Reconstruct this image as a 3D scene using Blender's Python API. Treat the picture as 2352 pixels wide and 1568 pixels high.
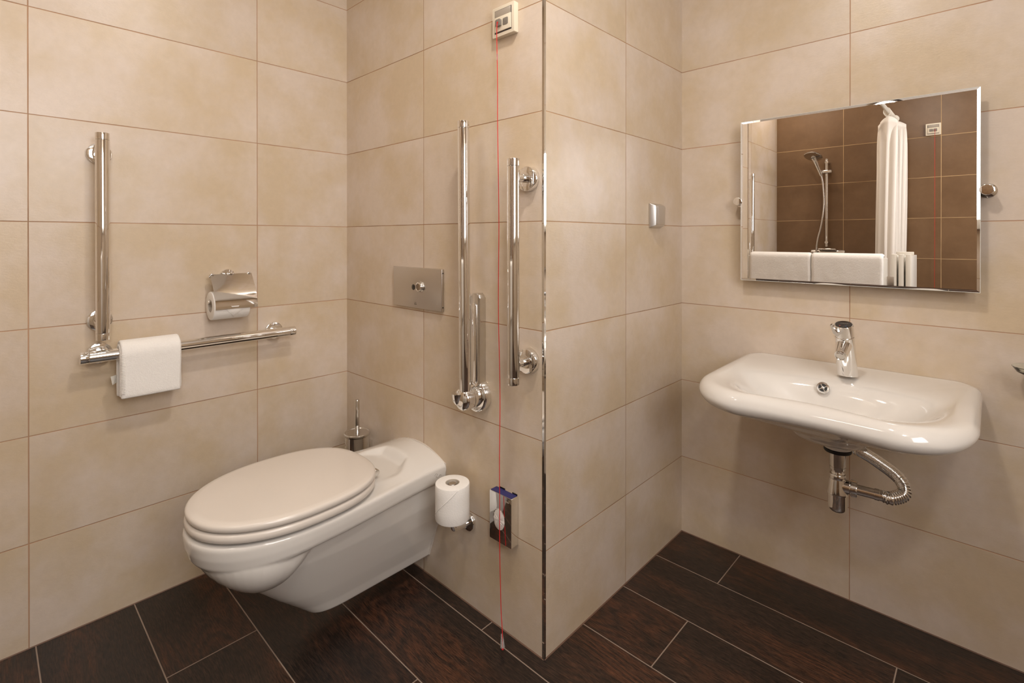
import bpy, bmesh, math, random
from mathutils import Vector, Matrix, noise

random.seed(7)
PI = math.pi
SC = bpy.context.scene
COL = SC.collection
for o in list(bpy.data.objects):
    bpy.data.objects.remove(o, do_unlink=True)

# ------------------------------------------------------------------ camera
CAM_POS = (1.9506, -1.0567, 1.1469)
cd = bpy.data.cameras.new('camera')
cam = bpy.data.objects.new('camera', cd)
COL.objects.link(cam)
cam.location = CAM_POS
cam.rotation_euler = (PI / 2 - 0.00217, 0, 0.75926)
cd.sensor_fit = 'HORIZONTAL'
cd.sensor_width = 36.0
cd.lens = 1163.17 / 2352 * 36.0
cd.shift_y = -(784 - 548.58) / 2352
cd.clip_start = 0.01
SC.camera = cam

# ------------------------------------------------------------------ world, exposure
w = bpy.data.worlds.new('world')
SC.world = w
w.use_nodes = True
w.node_tree.nodes['Background'].inputs[0].default_value = (1, 0.95, 0.9, 1)
w.node_tree.nodes['Background'].inputs[1].default_value = 0.15
SC.view_settings.view_transform = 'Standard'
SC.view_settings.look = 'None'
SC.view_settings.gamma = 1
SC.view_settings.use_curve_mapping = False
SC.view_settings.exposure = 0.04

# ceiling lamps: (x, y, radius, power, colour)
CEIL = 2.5
LAMPS = [
    (1.53, -0.50, 0.075, 12.5, (1.0, 0.92, 0.84)),
    (0.60, -0.88, 0.10, 1.8, (1.0, 0.90, 0.80)),
    (0.79, -1.80, 0.10, 3.6, (1.0, 0.88, 0.74)),
    (2.45, -1.30, 0.10, 10.0, (1.0, 0.965, 0.925)),  # added fill lamp, brightens the alcove and basin walls
]
# daylight through the frosted window in the right wall: y0, y1, z0, z1
WIN = (-1.45, -0.45, 1.26, 2.16)
wl = bpy.data.lights.new('daylight', 'AREA')
wl.shape = 'RECTANGLE'
wl.size = WIN[3] - WIN[2]
wl.size_y = WIN[1] - WIN[0]
wl.energy = 18.5
wl.color = (0.985, 0.98, 1.0)
wo = bpy.data.objects.new('daylight', wl)
COL.objects.link(wo)
wo.location = (2.935, (WIN[0] + WIN[1]) / 2, (WIN[2] + WIN[3]) / 2)
wo.rotation_euler = (0, PI / 2, 0)

# ------------------------------------------------------------------ materials
def srgb(r, g, b):
    def f(c):
        c /= 255.0
        return c / 12.92 if c <= 0.04045 else ((c + 0.055) / 1.055) ** 2.4
    return (f(r), f(g), f(b), 1.0)

class N:
    """small node-tree helper"""
    def __init__(s, name):
        s.m = bpy.data.materials.new(name)
        s.m.use_nodes = True
        s.t = s.m.node_tree
        s.b = s.t.nodes['Principled BSDF']
    def n(s, typ, **kw):
        nd = s.t.nodes.new(typ)
        for k, v in kw.items():
            setattr(nd, k, v)
        return nd
    def l(s, a, b):
        s.t.links.new(a, b)
    def _in(s, sock, v):
        if hasattr(v, 'is_linked') or isinstance(v, bpy.types.NodeSocket):
            s.l(v, sock)
        else:
            sock.default_value = v
    def math(s, op, a, b=0.0, c=0.0):
        nd = s.n('ShaderNodeMath', operation=op)
        s._in(nd.inputs[0], a); s._in(nd.inputs[1], b); s._in(nd.inputs[2], c)
        return nd.outputs[0]
    def pos(s):
        return s.n('ShaderNodeTexCoord').outputs['Object']
    def sep(s, v):
        nd = s.n('ShaderNodeSeparateXYZ'); s.l(v, nd.inputs[0]); return nd.outputs
    def comb(s, x, y, z):
        nd = s.n('ShaderNodeCombineXYZ')
        s._in(nd.inputs[0], x); s._in(nd.inputs[1], y); s._in(nd.inputs[2], z)
        return nd.outputs[0]
    def noise(s, vec, scale, detail=3.0, rough=0.55):
        nd = s.n('ShaderNodeTexNoise')
        s.l(vec, nd.inputs['Vector'])
        nd.inputs['Scale'].default_value = scale
        nd.inputs['Detail'].default_value = detail
        nd.inputs['Roughness'].default_value = rough
        return nd.outputs['Fac']
    def white(s, vec):
        nd = s.n('ShaderNodeTexWhiteNoise', noise_dimensions='3D'); s.l(vec, nd.inputs['Vector']); return nd.outputs['Value']
    def ramp(s, fac, a, b, ca, cb):
        nd = s.n('ShaderNodeMapRange', clamp=True)
        s.l(fac, nd.inputs['Value'])
        nd.inputs['From Min'].default_value = a; nd.inputs['From Max'].default_value = b
        nd.inputs['To Min'].default_value = ca; nd.inputs['To Max'].default_value = cb
        return nd.outputs[0]
    def mix(s, fac, a, b, blend='MIX'):
        nd = s.n('ShaderNodeMix', data_type='RGBA', blend_type=blend)
        s._in(nd.inputs[0], fac); s._in(nd.inputs[6], a); s._in(nd.inputs[7], b)
        return nd.outputs[2]
    def bump(s, h, strength, dist, normal=None):
        nd = s.n('ShaderNodeBump')
        nd.inputs['Strength'].default_value = strength
        nd.inputs['Distance'].default_value = dist
        s.l(h, nd.inputs['Height'])
        if normal is not None:
            s.l(normal, nd.inputs['Normal'])
        return nd.outputs[0]

def simple(name, col, rough=0.4, metal=0.0, coat=0.0, nscale=0, nstr=0.0, var=0.0, **kw):
    g = N(name)
    p = g.pos()
    if var:
        f = g.noise(p, kw.get('vscale', 6.0), 2)
        c2 = tuple(x * (1 - var) for x in col[:3]) + (1,)
        g.l(g.mix(f, c2, col), g.b.inputs['Base Color'])
    else:
        g.b.inputs['Base Color'].default_value = col
    g.b.inputs['Roughness'].default_value = rough
    g.b.inputs['Metallic'].default_value = metal
    g.b.inputs['Coat Weight'].default_value = coat
    g.b.inputs['Coat Roughness'].default_value = 0.05
    if nscale:
        g.l(g.bump(g.noise(p, nscale, 3), nstr, kw.get('dist', 0.002)), g.b.inputs['Normal'])
    if 'trans' in kw:
        g.b.inputs['Transmission Weight'].default_value = kw['trans']
        g.b.inputs['IOR'].default_value = kw.get('ior', 1.45)
    return g.m

def emit(name, col, st):
    g = N(name)
    g.b.inputs['Base Color'].default_value = col
    g.b.inputs['Emission Color'].default_value = col
    g.b.inputs['Emission Strength'].default_value = st
    return g.m

TW, TH = 0.6067, 0.3

def tile_mat(name, axis, u0, z0, ca, cb, grout, gw=0.0013):
    g = N(name)
    p = g.pos()
    x, y, z = g.sep(p)
    a = x if axis == 'X' else y
    u = g.math('DIVIDE', g.math('SUBTRACT', a, u0), TW)
    v = g.math('DIVIDE', g.math('SUBTRACT', z, z0), TH)
    def edge(q, size):
        r = g.math('SUBTRACT', q, g.math('ROUND', q))
        return g.math('MULTIPLY', g.math('ABSOLUTE', r), size)
    d = g.math('MINIMUM', edge(u, TW), edge(v, TH))
    wob = g.math('MULTIPLY', g.math('SUBTRACT', g.noise(p, 9.0, 2), 0.5), 0.0012)
    d = g.math('ADD', d, wob)
    tilemask = g.ramp(d, gw * 0.8, gw * 1.5, 0.0, 1.0)
    cell = g.comb(g.math('FLOOR', u), g.math('FLOOR', v), 3.7 if axis == 'X' else 9.1)
    rnd = g.white(cell)
    shift = g.n('ShaderNodeVectorMath', operation='SCALE'); g.l(cell, shift.inputs[0]); shift.inputs['Scale'].default_value = 7.31
    pv = g.n('ShaderNodeVectorMath', operation='ADD'); g.l(p, pv.inputs[0]); g.l(shift.outputs[0], pv.inputs[1])
    pv = pv.outputs[0]
    cloud = g.noise(pv, 4.5, 4, 0.6)
    fine = g.noise(pv, 42.0, 4, 0.7)
    col = g.mix(g.ramp(cloud, 0.38, 0.62, 0.0, 1.0), ca, cb)
    br = g.math('ADD', g.math('MULTIPLY', g.math('SUBTRACT', rnd, 0.5), 0.06), g.math('MULTIPLY', g.math('SUBTRACT', fine, 0.5), 0.16))
    br = g.math('ADD', br, 1.0)
    sc = g.n('ShaderNodeVectorMath', operation='SCALE'); g.l(col, sc.inputs[0]); g.l(br, sc.inputs['Scale'])
    gn = g.ramp(g.noise(p, 4.0, 2), 0.35, 0.65, 0.8, 1.15)
    gsc = g.n('ShaderNodeVectorMath', operation='SCALE'); gsc.inputs[0].default_value = grout[:3]; g.l(gn, gsc.inputs['Scale'])
    g.l(g.mix(tilemask, gsc.outputs[0], sc.outputs[0]), g.b.inputs['Base Color'])
    # fibre-like relief of the stoneware
    st = g.n('ShaderNodeMapping'); g.l(pv, st.inputs[0])
    st.inputs['Scale'].default_value = (0.45, 1, 1) if axis == 'X' else (1, 0.45, 1)
    rel = g.noise(st.outputs[0], 190.0, 5, 0.75)
    nb = g.bump(rel, 0.26, 0.0012)
    nb = g.bump(tilemask, 0.6, 0.0012, nb)
    g.l(nb, g.b.inputs['Normal'])
    g.l(g.ramp(tilemask, 0, 1, 0.85, 0.30), g.b.inputs['Roughness'])
    return g.m

def floor_mat():
    g = N('dark_wood_plank_tile')
    p = g.pos()
    x, y, z = g.sep(p)
    PWD, PL = 0.2253, 0.899
    v = g.math('DIVIDE', g.math('ADD', y, 0.9475), PWD)
    row = g.math('FLOOR', v)
    odd = g.math('MODULO', g.math('ABSOLUTE', row), 2.0)
    off = g.math('ADD', g.math('MULTIPLY', odd, -0.477), 0.868)
    u = g.math('DIVIDE', g.math('SUBTRACT', x, off), PL)
    def edge(q, size):
        return g.math('MULTIPLY', g.math('ABSOLUTE', g.math('SUBTRACT', q, g.math('ROUND', q))), size)
    d = g.math('MINIMUM', edge(u, PL), edge(v, PWD))
    mask = g.ramp(d, 0.0011, 0.0020, 0.0, 1.0)
    cell = g.comb(g.math('FLOOR', u), row, 2.2)
    rnd = g.white(cell)
    sh = g.n('ShaderNodeVectorMath', operation='SCALE'); g.l(cell, sh.inputs[0]); sh.inputs['Scale'].default_value = 5.77
    pv = g.n('ShaderNodeVectorMath', operation='ADD'); g.l(p, pv.inputs[0]); g.l(sh.outputs[0], pv.inputs[1])
    mp = g.n('ShaderNodeMapping'); g.l(pv.outputs[0], mp.inputs[0]); mp.inputs['Scale'].default_value = (0.10, 1.0, 1.0)
    # large figure bending the grain, cathedral rings, fine fibres
    big = g.noise(pv.outputs[0], 3.0, 2)
    mx, my, mz = g.sep(mp.outputs[0])
    my2 = g.math('ADD', my, g.math('MULTIPLY', big, 0.035))
    gv = g.comb(mx, my2, mz)
    grain = g.noise(gv, 75.0, 6, 0.8)
    grain2 = g.noise(gv, 330.0, 3, 0.7)
    hm = g.n('ShaderNodeMapping'); g.l(pv.outputs[0], hm.inputs[0]); hm.inputs['Scale'].default_value = (0.30, 1.0, 1.0)
    h = g.noise(hm.outputs[0], 4.2, 2, 0.5)
    ringw = g.math('ADD', g.math('MULTIPLY', g.math('SINE', g.math('ADD', g.math('MULTIPLY', h, 150.0), g.math('MULTIPLY', grain, 5.0))), 0.5), 0.5)
    patch = g.ramp(g.noise(hm.outputs[0], 6.0, 3), 0.44, 0.64, 0.0, 1.0)
    fib = g.ramp(grain2, 0.40, 0.66, 0.0, 1.0)
    coarse = g.ramp(grain, 0.36, 0.66, 0.0, 1.0)
    dark, brown, red = srgb(20, 15, 13), srgb(72, 53, 42), srgb(110, 66, 42)
    c = g.mix(g.math('MULTIPLY', fib, g.math('ADD', g.math('MULTIPLY', coarse, 0.75), 0.25)), dark, brown)
    rm_ = g.math('MULTIPLY', patch, g.math('ADD', g.math('MULTIPLY', ringw, 0.55), g.math('MULTIPLY', coarse, 0.45)))
    c = g.mix(g.math('MULTIPLY', rm_, g.math('ADD', g.math('MULTIPLY', fib, 0.6), 0.25)), c, red)
    br = g.math('ADD', g.math('MULTIPLY', rnd, 0.35), 0.82)
    sc = g.n('ShaderNodeVectorMath', operation='SCALE'); g.l(c, sc.inputs[0]); g.l(br, sc.inputs['Scale'])
    g.l(g.mix(mask, srgb(150, 132, 118), sc.outputs[0]), g.b.inputs['Base Color'])
    nb = g.bump(g.math('ADD', grain, grain2), 0.30, 0.0015)
    nb = g.bump(mask, 0.6, 0.001, nb)
    g.l(nb, g.b.inputs['Normal'])
    g.l(g.ramp(grain, 0.3, 0.7, 0.30, 0.48), g.b.inputs['Roughness'])
    return g.m

BE_A, BE_B = srgb(203, 183, 155), srgb(212, 196, 180)
GR = srgb(178, 140, 110)
M = {}
M['tile_left'] = tile_mat('beige_tile_left', 'Y', -0.3544, 0.2924, BE_A, BE_B, GR, 0.0011)
M['tile_back'] = tile_mat('beige_tile_back', 'X', 0.528, 0.2924, BE_A, BE_B, srgb(168, 128, 92), 0.0010)
M['tile_alcove'] = tile_mat('beige_tile_alcove', 'Y', 0.4218, 0.2924, BE_A, BE_B, srgb(176, 138, 102), 0.0010)
M['tile_basin'] = tile_mat('beige_tile_basin', 'X', 1.6233, 0.2924, BE_A, BE_B, srgb(182, 142, 112), 0.0010)
M['tile_niche'] = tile_mat('beige_tile_niche', 'Y', -1.55, 0.097, BE_A, BE_B, srgb(168, 128, 92), 0.0012)
BR_A, BR_B = srgb(112, 85, 59), srgb(122, 94, 67)
M['tile_shower'] = tile_mat('brown_tile_shower', 'X', 1.0715, 0.094, BR_A, BR_B, srgb(196, 164, 120), 0.0014)
M['floor'] = floor_mat()
M['ceil'] = simple('white_ceiling_paint', srgb(238, 232, 224), 0.8, var=0.03)
M['chrome'] = simple('polished_chrome', (0.86, 0.85, 0.83, 1), 0.045, 1.0, var=0.02)
M['chrome2'] = simple('satin_chrome', (0.72, 0.70, 0.67, 1), 0.16, 1.0, var=0.03)
M['steel'] = simple('brushed_steel', (0.62, 0.58, 0.54, 1), 0.30, 1.0, var=0.08, nscale=300, nstr=0.05)
M['porcelain'] = simple('white_porcelain', srgb(226, 221, 214), 0.10, coat=0.6, var=0.015)
M['seat'] = simple('white_seat_plastic', srgb(222, 213, 203), 0.22, coat=0.2, var=0.015)
M['white_pl'] = simple('white_plastic', srgb(232, 226, 214), 0.35, var=0.02)
M['cream_pl'] = simple('cream_plastic', srgb(226, 214, 192), 0.35, var=0.02)
M['grey_pl'] = simple('grey_plastic', srgb(128, 120, 110), 0.35, var=0.04)
M['grey_label'] = simple('grey_label', srgb(168, 157, 143), 0.25, var=0.04)
M['dark'] = simple('black_rubber', srgb(18, 15, 14), 0.45, var=0.1)
M['dkglass'] = simple('dark_lens', srgb(22, 18, 16), 0.08, coat=0.5, var=0.05)
M['red'] = simple('red_cord', srgb(212, 28, 30), 0.55, nscale=900, nstr=0.3, var=0.08)
M['redpl'] = simple('red_plastic', srgb(200, 40, 36), 0.4, var=0.05)
M['bluepl'] = simple('blue_plastic', srgb(60, 90, 150), 0.4, var=0.05)
M['bluecard'] = simple('blue_card', srgb(44, 44, 104), 0.4, var=0.15)
M['clear'] = simple('clear_plastic', (1, 0.97, 0.95, 1), 0.12, trans=0.85, ior=1.3, var=0.02)
M['frosted'] = emit('frosted_window_glass', (0.97, 0.98, 1.0, 1), 1.5)
M['glass'] = simple('clear_glass', (0.95, 1, 0.98, 1), 0.02, trans=1.0, ior=1.18, var=0.01)
M['card'] = simple('cardboard', srgb(196, 184, 168), 0.9, var=0.05)
M['bag'] = simple('white_bag', srgb(228, 222, 216), 0.6, nscale=60, nstr=0.4, var=0.06)
M['curtain'] = simple('white_curtain', srgb(238, 230, 220), 0.5, nscale=40, nstr=0.15, var=0.03)
M['screen'] = simple('white_screen_panel', srgb(228, 224, 216), 0.3, var=0.02)
M['alu'] = simple('grey_aluminium', (0.7, 0.68, 0.65, 1), 0.35, 1.0, var=0.04)
M['print'] = simple('dark_slot_shade', srgb(70, 62, 58), 0.5, var=0.1)
M['print_grey'] = simple('engraved_print', srgb(96, 84, 74), 0.4, var=0.1)
M['mark'] = simple('pale_mark', srgb(176, 166, 156), 0.4, var=0.05)
M['mirror'] = simple('mirror_silver', (0.90, 0.885, 0.87, 1), 0.0, 1.0, var=0.004)
M['mirror_back'] = simple('mirror_backing', srgb(120, 116, 110), 0.5, var=0.05)

def terry(name, col):
    g = N(name)
    p = g.pos()
    f = g.noise(p, 260.0, 3, 0.8)
    f2 = g.noise(p, 45.0, 3, 0.6)
    c2 = tuple(c * 0.93 for c in col[:3]) + (1,)
    g.l(g.mix(f, c2, col), g.b.inputs['Base Color'])
    g.b.inputs['Roughness'].default_value = 0.95
    g.b.inputs['Sheen Weight'].default_value = 0.3
    g.l(g.bump(g.math('ADD', f, g.math('MULTIPLY', f2, 0.8)), 0.55, 0.003), g.b.inputs['Normal'])
    return g.m
M['terry'] = terry('white_terry', srgb(252, 248, 242))

def paper():
    g = N('toilet_tissue')
    p = g.pos()
    vo = g.n('ShaderNodeTexVoronoi', feature='DISTANCE_TO_EDGE'); g.l(p, vo.inputs['Vector']); vo.inputs['Scale'].default_value = 120
    e = g.ramp(vo.outputs['Distance'], 0.02, 0.09, 0.0, 1.0)
    g.b.inputs['Base Color'].default_value = srgb(242, 238, 232)
    g.b.inputs['Roughness'].default_value = 0.9
    h = g.math('ADD', e, g.math('MULTIPLY', g.noise(p, 300.0, 2), 0.3))
    g.l(g.bump(h, 0.22, 0.0010), g.b.inputs['Normal'])
    return g.m
M['paper'] = paper()

# ------------------------------------------------------------------ mesh helpers
def B():
    return bmesh.new()

def frame(origin, zdir, xdir=None):
    z = Vector(zdir).normalized()
    x = Vector(xdir) if xdir is not None else (Vector((0, 0, 1)) if abs(z.z) < 0.9 else Vector((1, 0, 0)))
    x = (x - z * x.dot(z)).normalized()
    y = z.cross(x)
    m = Matrix((x, y, z)).transposed().to_4x4()
    m.translation = Vector(origin)
    return m

def box(bm, lo, hi, bev=0.0, seg=2):
    r = bmesh.ops.create_cube(bm, size=1.0)
    vs = r['verts']
    lo, hi = Vector(lo), Vector(hi)
    for v in vs:
        v.co = Vector(((lo[i] + hi[i]) / 2 + v.co[i] * (hi[i] - lo[i]) for i in range(3)))
    if bev:
        es = list({e for v in vs for e in v.link_edges})
        bmesh.ops.bevel(bm, geom=es, offset=bev, segments=seg, affect='EDGES', profile=0.5)
    return bm

def loft(bm, rings, cap0=True, cap1=True, closed=True, loop=False):
    vr = [[bm.verts.new(p) for p in r] for r in rings]
    n = len(vr[0])
    m = len(vr)
    for i in range(m if loop else m - 1):
        a, b = vr[i], vr[(i + 1) % m]
        for j in range(n if closed else n - 1):
            k = (j + 1) % n
            try:
                bm.faces.new((a[j], a[k], b[k], b[j]))
            except ValueError:
                pass
    if cap0:
        bm.faces.new(list(reversed(vr[0])))
    if cap1:
        bm.faces.new(vr[-1])
    return vr

def lathe(bm, prof, mat=Matrix(), seg=40, loop=False):
    """prof: (radius, height); radius 0 ends are closed with a tiny cap"""
    rings = []
    for r, h in prof:
        r = max(r, 1e-5)
        rings.append([mat @ Vector((r * math.cos(2 * PI * k / seg), r * math.sin(2 * PI * k / seg), h)) for k in range(seg)])
    loft(bm, rings, cap0=not loop, cap1=not loop, loop=loop)
    return bm

def rnd_cyl(r, h0, h1, b):
    """profile of a cylinder with rounded rims"""
    p = [(0, h0), (r - b, h0)]
    for k in range(1, 5):
        a = PI / 2 * k / 5
        p.append((r - b + b * math.sin(a), h0 + b - b * math.cos(a)))
    p += [(r, h0 + b), (r, h1 - b)]
    for k in range(1, 5):
        a = PI / 2 * k / 5
        p.append((r - b + b * math.cos(a), h1 - b + b * math.sin(a)))
    p += [(r - b, h1), (0, h1)]
    return p

def cyl(bm, a, b, r, bev=0.001, seg=40):
    a, b = Vector(a), Vector(b)
    return lathe(bm, rnd_cyl(r, 0, (b - a).length, bev), frame(a, b - a), seg)

def spline(pts, n):
    """Catmull-Rom through pts"""
    P = [Vector(p) for p in pts]
    P = [P[0] * 2 - P[1]] + P + [P[-1] * 2 - P[-2]]
    out = []
    segs = len(P) - 3
    for i in range(n + 1):
        t = i / n * segs
        k = min(int(t), segs - 1)
        t -= k
        p0, p1, p2, p3 = P[k:k + 4]
        out.append(0.5 * ((2 * p1) + (p2 - p0) * t + (2 * p0 - 5 * p1 + 4 * p2 - p3) * t * t + (3 * p1 - p0 - 3 * p2 + p3) * t ** 3))
    return out

def tube(bm, path, rad, seg=16):
    """path of vectors, rad a number or function of index"""
    rings = []
    up = None
    for i, p in enumerate(path):
        d = (path[min(i + 1, len(path) - 1)] - path[max(i - 1, 0)]).normalized()
        if up is None:
            up = Vector((0, 0, 1)) if abs(d.z) < 0.9 else Vector((1, 0, 0))
        up = (up - d * up.dot(d)).normalized()
        s = d.cross(up)
        r = rad(i) if callable(rad) else rad
        rings.append([p + up * (r * math.cos(2 * PI * k / seg)) + s * (r * math.sin(2 * PI * k / seg)) for k in range(seg)])
    loft(bm, rings)
    return bm

def prism(bm, poly, z0, z1, mat=Matrix(), bev=0.0, seg=2):
    vs0 = [bm.verts.new(mat @ Vector((x, y, z0))) for x, y in poly]
    vs1 = [bm.verts.new(mat @ Vector((x, y, z1))) for x, y in poly]
    n = len(poly)
    fs = [bm.faces.new(list(reversed(vs0))), bm.faces.new(vs1)]
    for i in range(n):
        j = (i + 1) % n
        fs.append(bm.faces.new((vs0[i], vs0[j], vs1[j], vs1[i])))
    if bev:
        es = set()
        for f in fs[:2]:
            es |= set(f.edges)
        bmesh.ops.bevel(bm, geom=list(es), offset=bev, segments=seg, affect='EDGES', profile=0.5)
    return bm

def rrect(w, h, r, n=6):
    out = []
    for cx, cy, a0 in ((w / 2 - r, h / 2 - r, 0), (-w / 2 + r, h / 2 - r, 90), (-w / 2 + r, -h / 2 + r, 180), (w / 2 - r, -h / 2 + r, 270)):
        for k in range(n + 1):
            a = math.radians(a0 + 90 * k / n)
            out.append((cx + r * math.cos(a), cy + r * math.sin(a)))
    return out

def obj(name, bm, mat, parent=None, sharp=35):
    bmesh.ops.recalc_face_normals(bm, faces=bm.faces)
    me = bpy.data.meshes.new(name)
    bm.to_mesh(me)
    bm.free()
    for p in me.polygons:
        p.use_smooth = True
    me.set_sharp_from_angle(angle=math.radians(sharp))
    me.materials.append(mat)
    o = bpy.data.objects.new(name, me)
    COL.objects.link(o)
    if parent is not None:
        o.parent = parent
        o.matrix_parent_inverse = Matrix.Translation(-Vector(parent.location)) if parent.rotation_euler.z == 0 else parent.matrix_basis.inverted()
    return o

def tag(o, label, cat, group=None):
    o['label'] = label
    o['category'] = cat
    if group:
        o['group'] = group
    return o

def thing(name, label, cat, loc, group=None):
    o = bpy.data.objects.new(name, None)
    COL.objects.link(o)
    o.location = loc
    o.empty_display_size = 0.05
    return tag(o, label, cat, group)

def struct(name, bm, mat):
    o = obj(name, bm, mat)
    o['kind'] = 'structure'
    return o

def sstep(t):
    t = max(0.0, min(1.0, t))
    return t * t * (3 - 2 * t)

# ------------------------------------------------------------------ room shell
XE, YD, XR, YB, XN, YN = 1.0679, 0.8393, 2.95, -2.2, 0.573, -1.22
T = 0.12
bm = B(); box(bm, (-0.3, YB - 0.3, -0.12), (XR + 0.3, YD + 0.3, 0.0)); struct('floor', bm, M['floor'])
bm = B(); box(bm, (-0.3, YB - 0.3, CEIL), (XR + 0.3, YD + 0.3, CEIL + 0.12)); struct('ceiling', bm, M['ceil'])
bm = B(); prism(bm, [(-T, YN), (0, YN), (0, 0), (-T, T)], 0, CEIL); struct('wall_left', bm, M['tile_left'])
bm = B(); prism(bm, [(0, 0), (XE, 0), (XE - T, T), (-T, T)], 0, CEIL); struct('wall_back', bm, M['tile_back'])
bm = B(); prism(bm, [(XE, 0), (XE, YD), (XE - T, YD + T), (XE - T, T)], 0, CEIL); struct('wall_alcove', bm, M['tile_alcove'])
bm = B(); prism(bm, [(XE, YD), (XR, YD), (XR + T, YD + T), (XE - T, YD + T)], 0, CEIL); struct('wall_basin', bm, M['tile_basin'])
bm = B(); prism(bm, [(XR, YD), (XR, YB), (XR + T, YB - T), (XR + T, YD + T)], 0, CEIL); struct('wall_right', bm, M['tile_left'])
bm = B(); prism(bm, [(XN, YB), (XR, YB), (XR + T, YB - T), (XN - T, YB - T)], 0, CEIL); struct('wall_shower', bm, M['tile_shower'])
bm = B(); prism(bm, [(XN, YB), (XN, YN), (XN - T, YN - T), (XN - T, YB - T)], 0, CEIL); struct('wall_niche', bm, M['tile_niche'])
bm = B(); prism(bm, [(0, YN), (XN, YN), (XN - T, YN - T), (-T, YN - T), (-T, YN)], 0, CEIL); struct('wall_return', bm, M['tile_basin'])
# chrome edge profile on the outer corner
bm = B()
prism(bm, [(XE + 0.0015, -0.0015), (XE + 0.0015, 0.006), (XE - 0.001, 0.006), (XE - 0.001, 0.001), (XE - 0.0055, 0.001), (XE - 0.0055, -0.0015)], 0.0, CEIL)
struct('trim_1', bm, M['chrome'])
# silicone seams where the walls meet the floor
def seam(name, a, b, nrm):
    bm = B()
    a, b, n = Vector(a), Vector(b), Vector(nrm)
    loft(bm, [[p, p + n * 0.0028, p + Vector((0, 0, 0.0022))] for p in (a, b)])
    struct(name, bm, M['seam'])
M['seam'] = simple('brown_silicone', srgb(112, 84, 68), 0.6, var=0.2, vscale=12)
seam('trim_2', (0, YN, 0), (0, 0, 0), (1, 0, 0))
seam('trim_3', (0, 0, 0), (XE, 0, 0), (0, -1, 0))
seam('trim_4', (XE, 0, 0), (XE, YD, 0), (1, 0, 0))
seam('trim_5', (XE, YD, 0), (XR, YD, 0), (0, -1, 0))

# frosted window in the wall behind the photographer
bm = B()
y0, y1, z0, z1 = WIN
box(bm, (XR - 0.012, y0, z0), (XR - 0.006, y1, z1))
wn = obj('window_1', bm, M['frosted']); wn['kind'] = 'structure'
for k, (lo, hi) in enumerate((((y0 - 0.06, z0 - 0.06), (y1 + 0.06, z0)), ((y0 - 0.06, z1), (y1 + 0.06, z1 + 0.06)), ((y0 - 0.06, z0), (y0, z1)), ((y1, z0), (y1 + 0.06, z1)))):
    bm = B(); box(bm, (XR - 0.04, lo[0], lo[1]), (XR - 0.0002, hi[0], hi[1]), 0.003); obj('window_frame', bm, M['white_pl'], wn)

# ------------------------------------------------------------------ ceiling lamps
M['lampface'] = emit('frosted_lamp_glass', (1.0, 0.93, 0.85, 1), 6.0)
for i, (x, y, r, pw, colr) in enumerate(LAMPS):
    where = ['in front of the washbasin', 'over the toilet', 'over the shower', 'added as fill behind the photographer'][i]
    t = thing('ceiling_light', 'round recessed ceiling lamp ' + where, 'ceiling light', (x, y, CEIL), 'ceiling lamps')
    bm = B()
    lathe(bm, [(r + 0.004, 0), (r + 0.022, 0), (r + 0.022, -0.004), (r + 0.012, -0.008), (r + 0.004, -0.006)], Matrix.Translation((x, y, CEIL)), 48, loop=True)
    obj('bezel', bm, M['chrome2'], t)
    bm = B()
    lathe(bm, [(0, -0.0005), (r + 0.003, -0.0005), (r + 0.003, -0.0025), (0, -0.0025)], Matrix.Translation((x, y, CEIL)), 48)
    obj('diffuser', bm, M['lampface'], t)
    ld = bpy.data.lights.new('lamp', 'AREA')
    ld.shape = 'DISK'
    ld.size = r * 2
    ld.energy = pw
    ld.color = colr
    lo = bpy.data.objects.new('lamp', ld)
    COL.objects.link(lo)
    lo.parent = t
    lo.location = (0, 0, -0.004)

# ------------------------------------------------------------------ grab bars
def grab_bar(label, a, b, wall_n, posts, group='straight grab bars', r=0.0172, fr=0.031, ft=0.0110):
    """a,b: bar ends; wall_n: normal of the wall; posts: (bar point parameter) list"""
    a, b, n = Vector(a), Vector(b), Vector(wall_n)
    t = thing('grab_bar', label, 'grab bar', (a + b) / 2 - n * 0.066, group)
    d = (b - a).normalized()
    L = (b - a).length
    bm = B(); cyl(bm, a + d * 0.0205, b - d * 0.0205, r, 0.0006); obj('bar', bm, M['chrome'], t)
    for p, s in ((a, 1), (b, -1)):
        bm = B(); cyl(bm, p + d * s * 0.0202, p, r, 0.0012); obj('end_cap', bm, M['chrome'], t)
    for k in posts:
        c = a + d * k * L
        base = c - n * 0.066
        f = frame(base, n)
        bm = B()
        lathe(bm, [(0, 0.0005), (fr, 0.0005), (fr, ft - 0.0015), (fr - 0.0005, ft - 0.0005), (fr - 0.0015, ft), (0.016, ft + 0.0005), (0.0155, ft + 0.0015), (0, ft + 0.0015)], f, 48)
        fl = obj('flange', bm, M['chrome'], t)
        bm = B()
        lathe(bm, [(0, ft + 0.001), (0.0115, ft + 0.001), (0.0115, 0.034), (0.0108, 0.0345), (0.0108, 0.0355), (0.0115, 0.036), (0.0105, 0.050), (0.009, 0.0515), (0, 0.0515)], f, 32)
        obj('post', bm, M['chrome'], fl)
    return t

BO = 0.067
grab_bar('chrome vertical grab bar above the horizontal bar on the left wall', (BO, -0.8065, 0.849), (BO, -0.8075, 1.4525), (1, 0, 0), (0.085, 0.91))
grab_bar('chrome horizontal grab bar with small white towel on it', (BO, -0.859, 0.802), (BO, -0.247, 0.8025), (1, 0, 0), (0.085, 0.915))
grab_bar('chrome vertical grab bar next to the chrome wall corner edge', (1.0165, -BO, 0.753), (1.0165, -BO, 1.3595), (0, -1, 0), (0.087, 0.918), fr=0.034, ft=0.0175)

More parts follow.
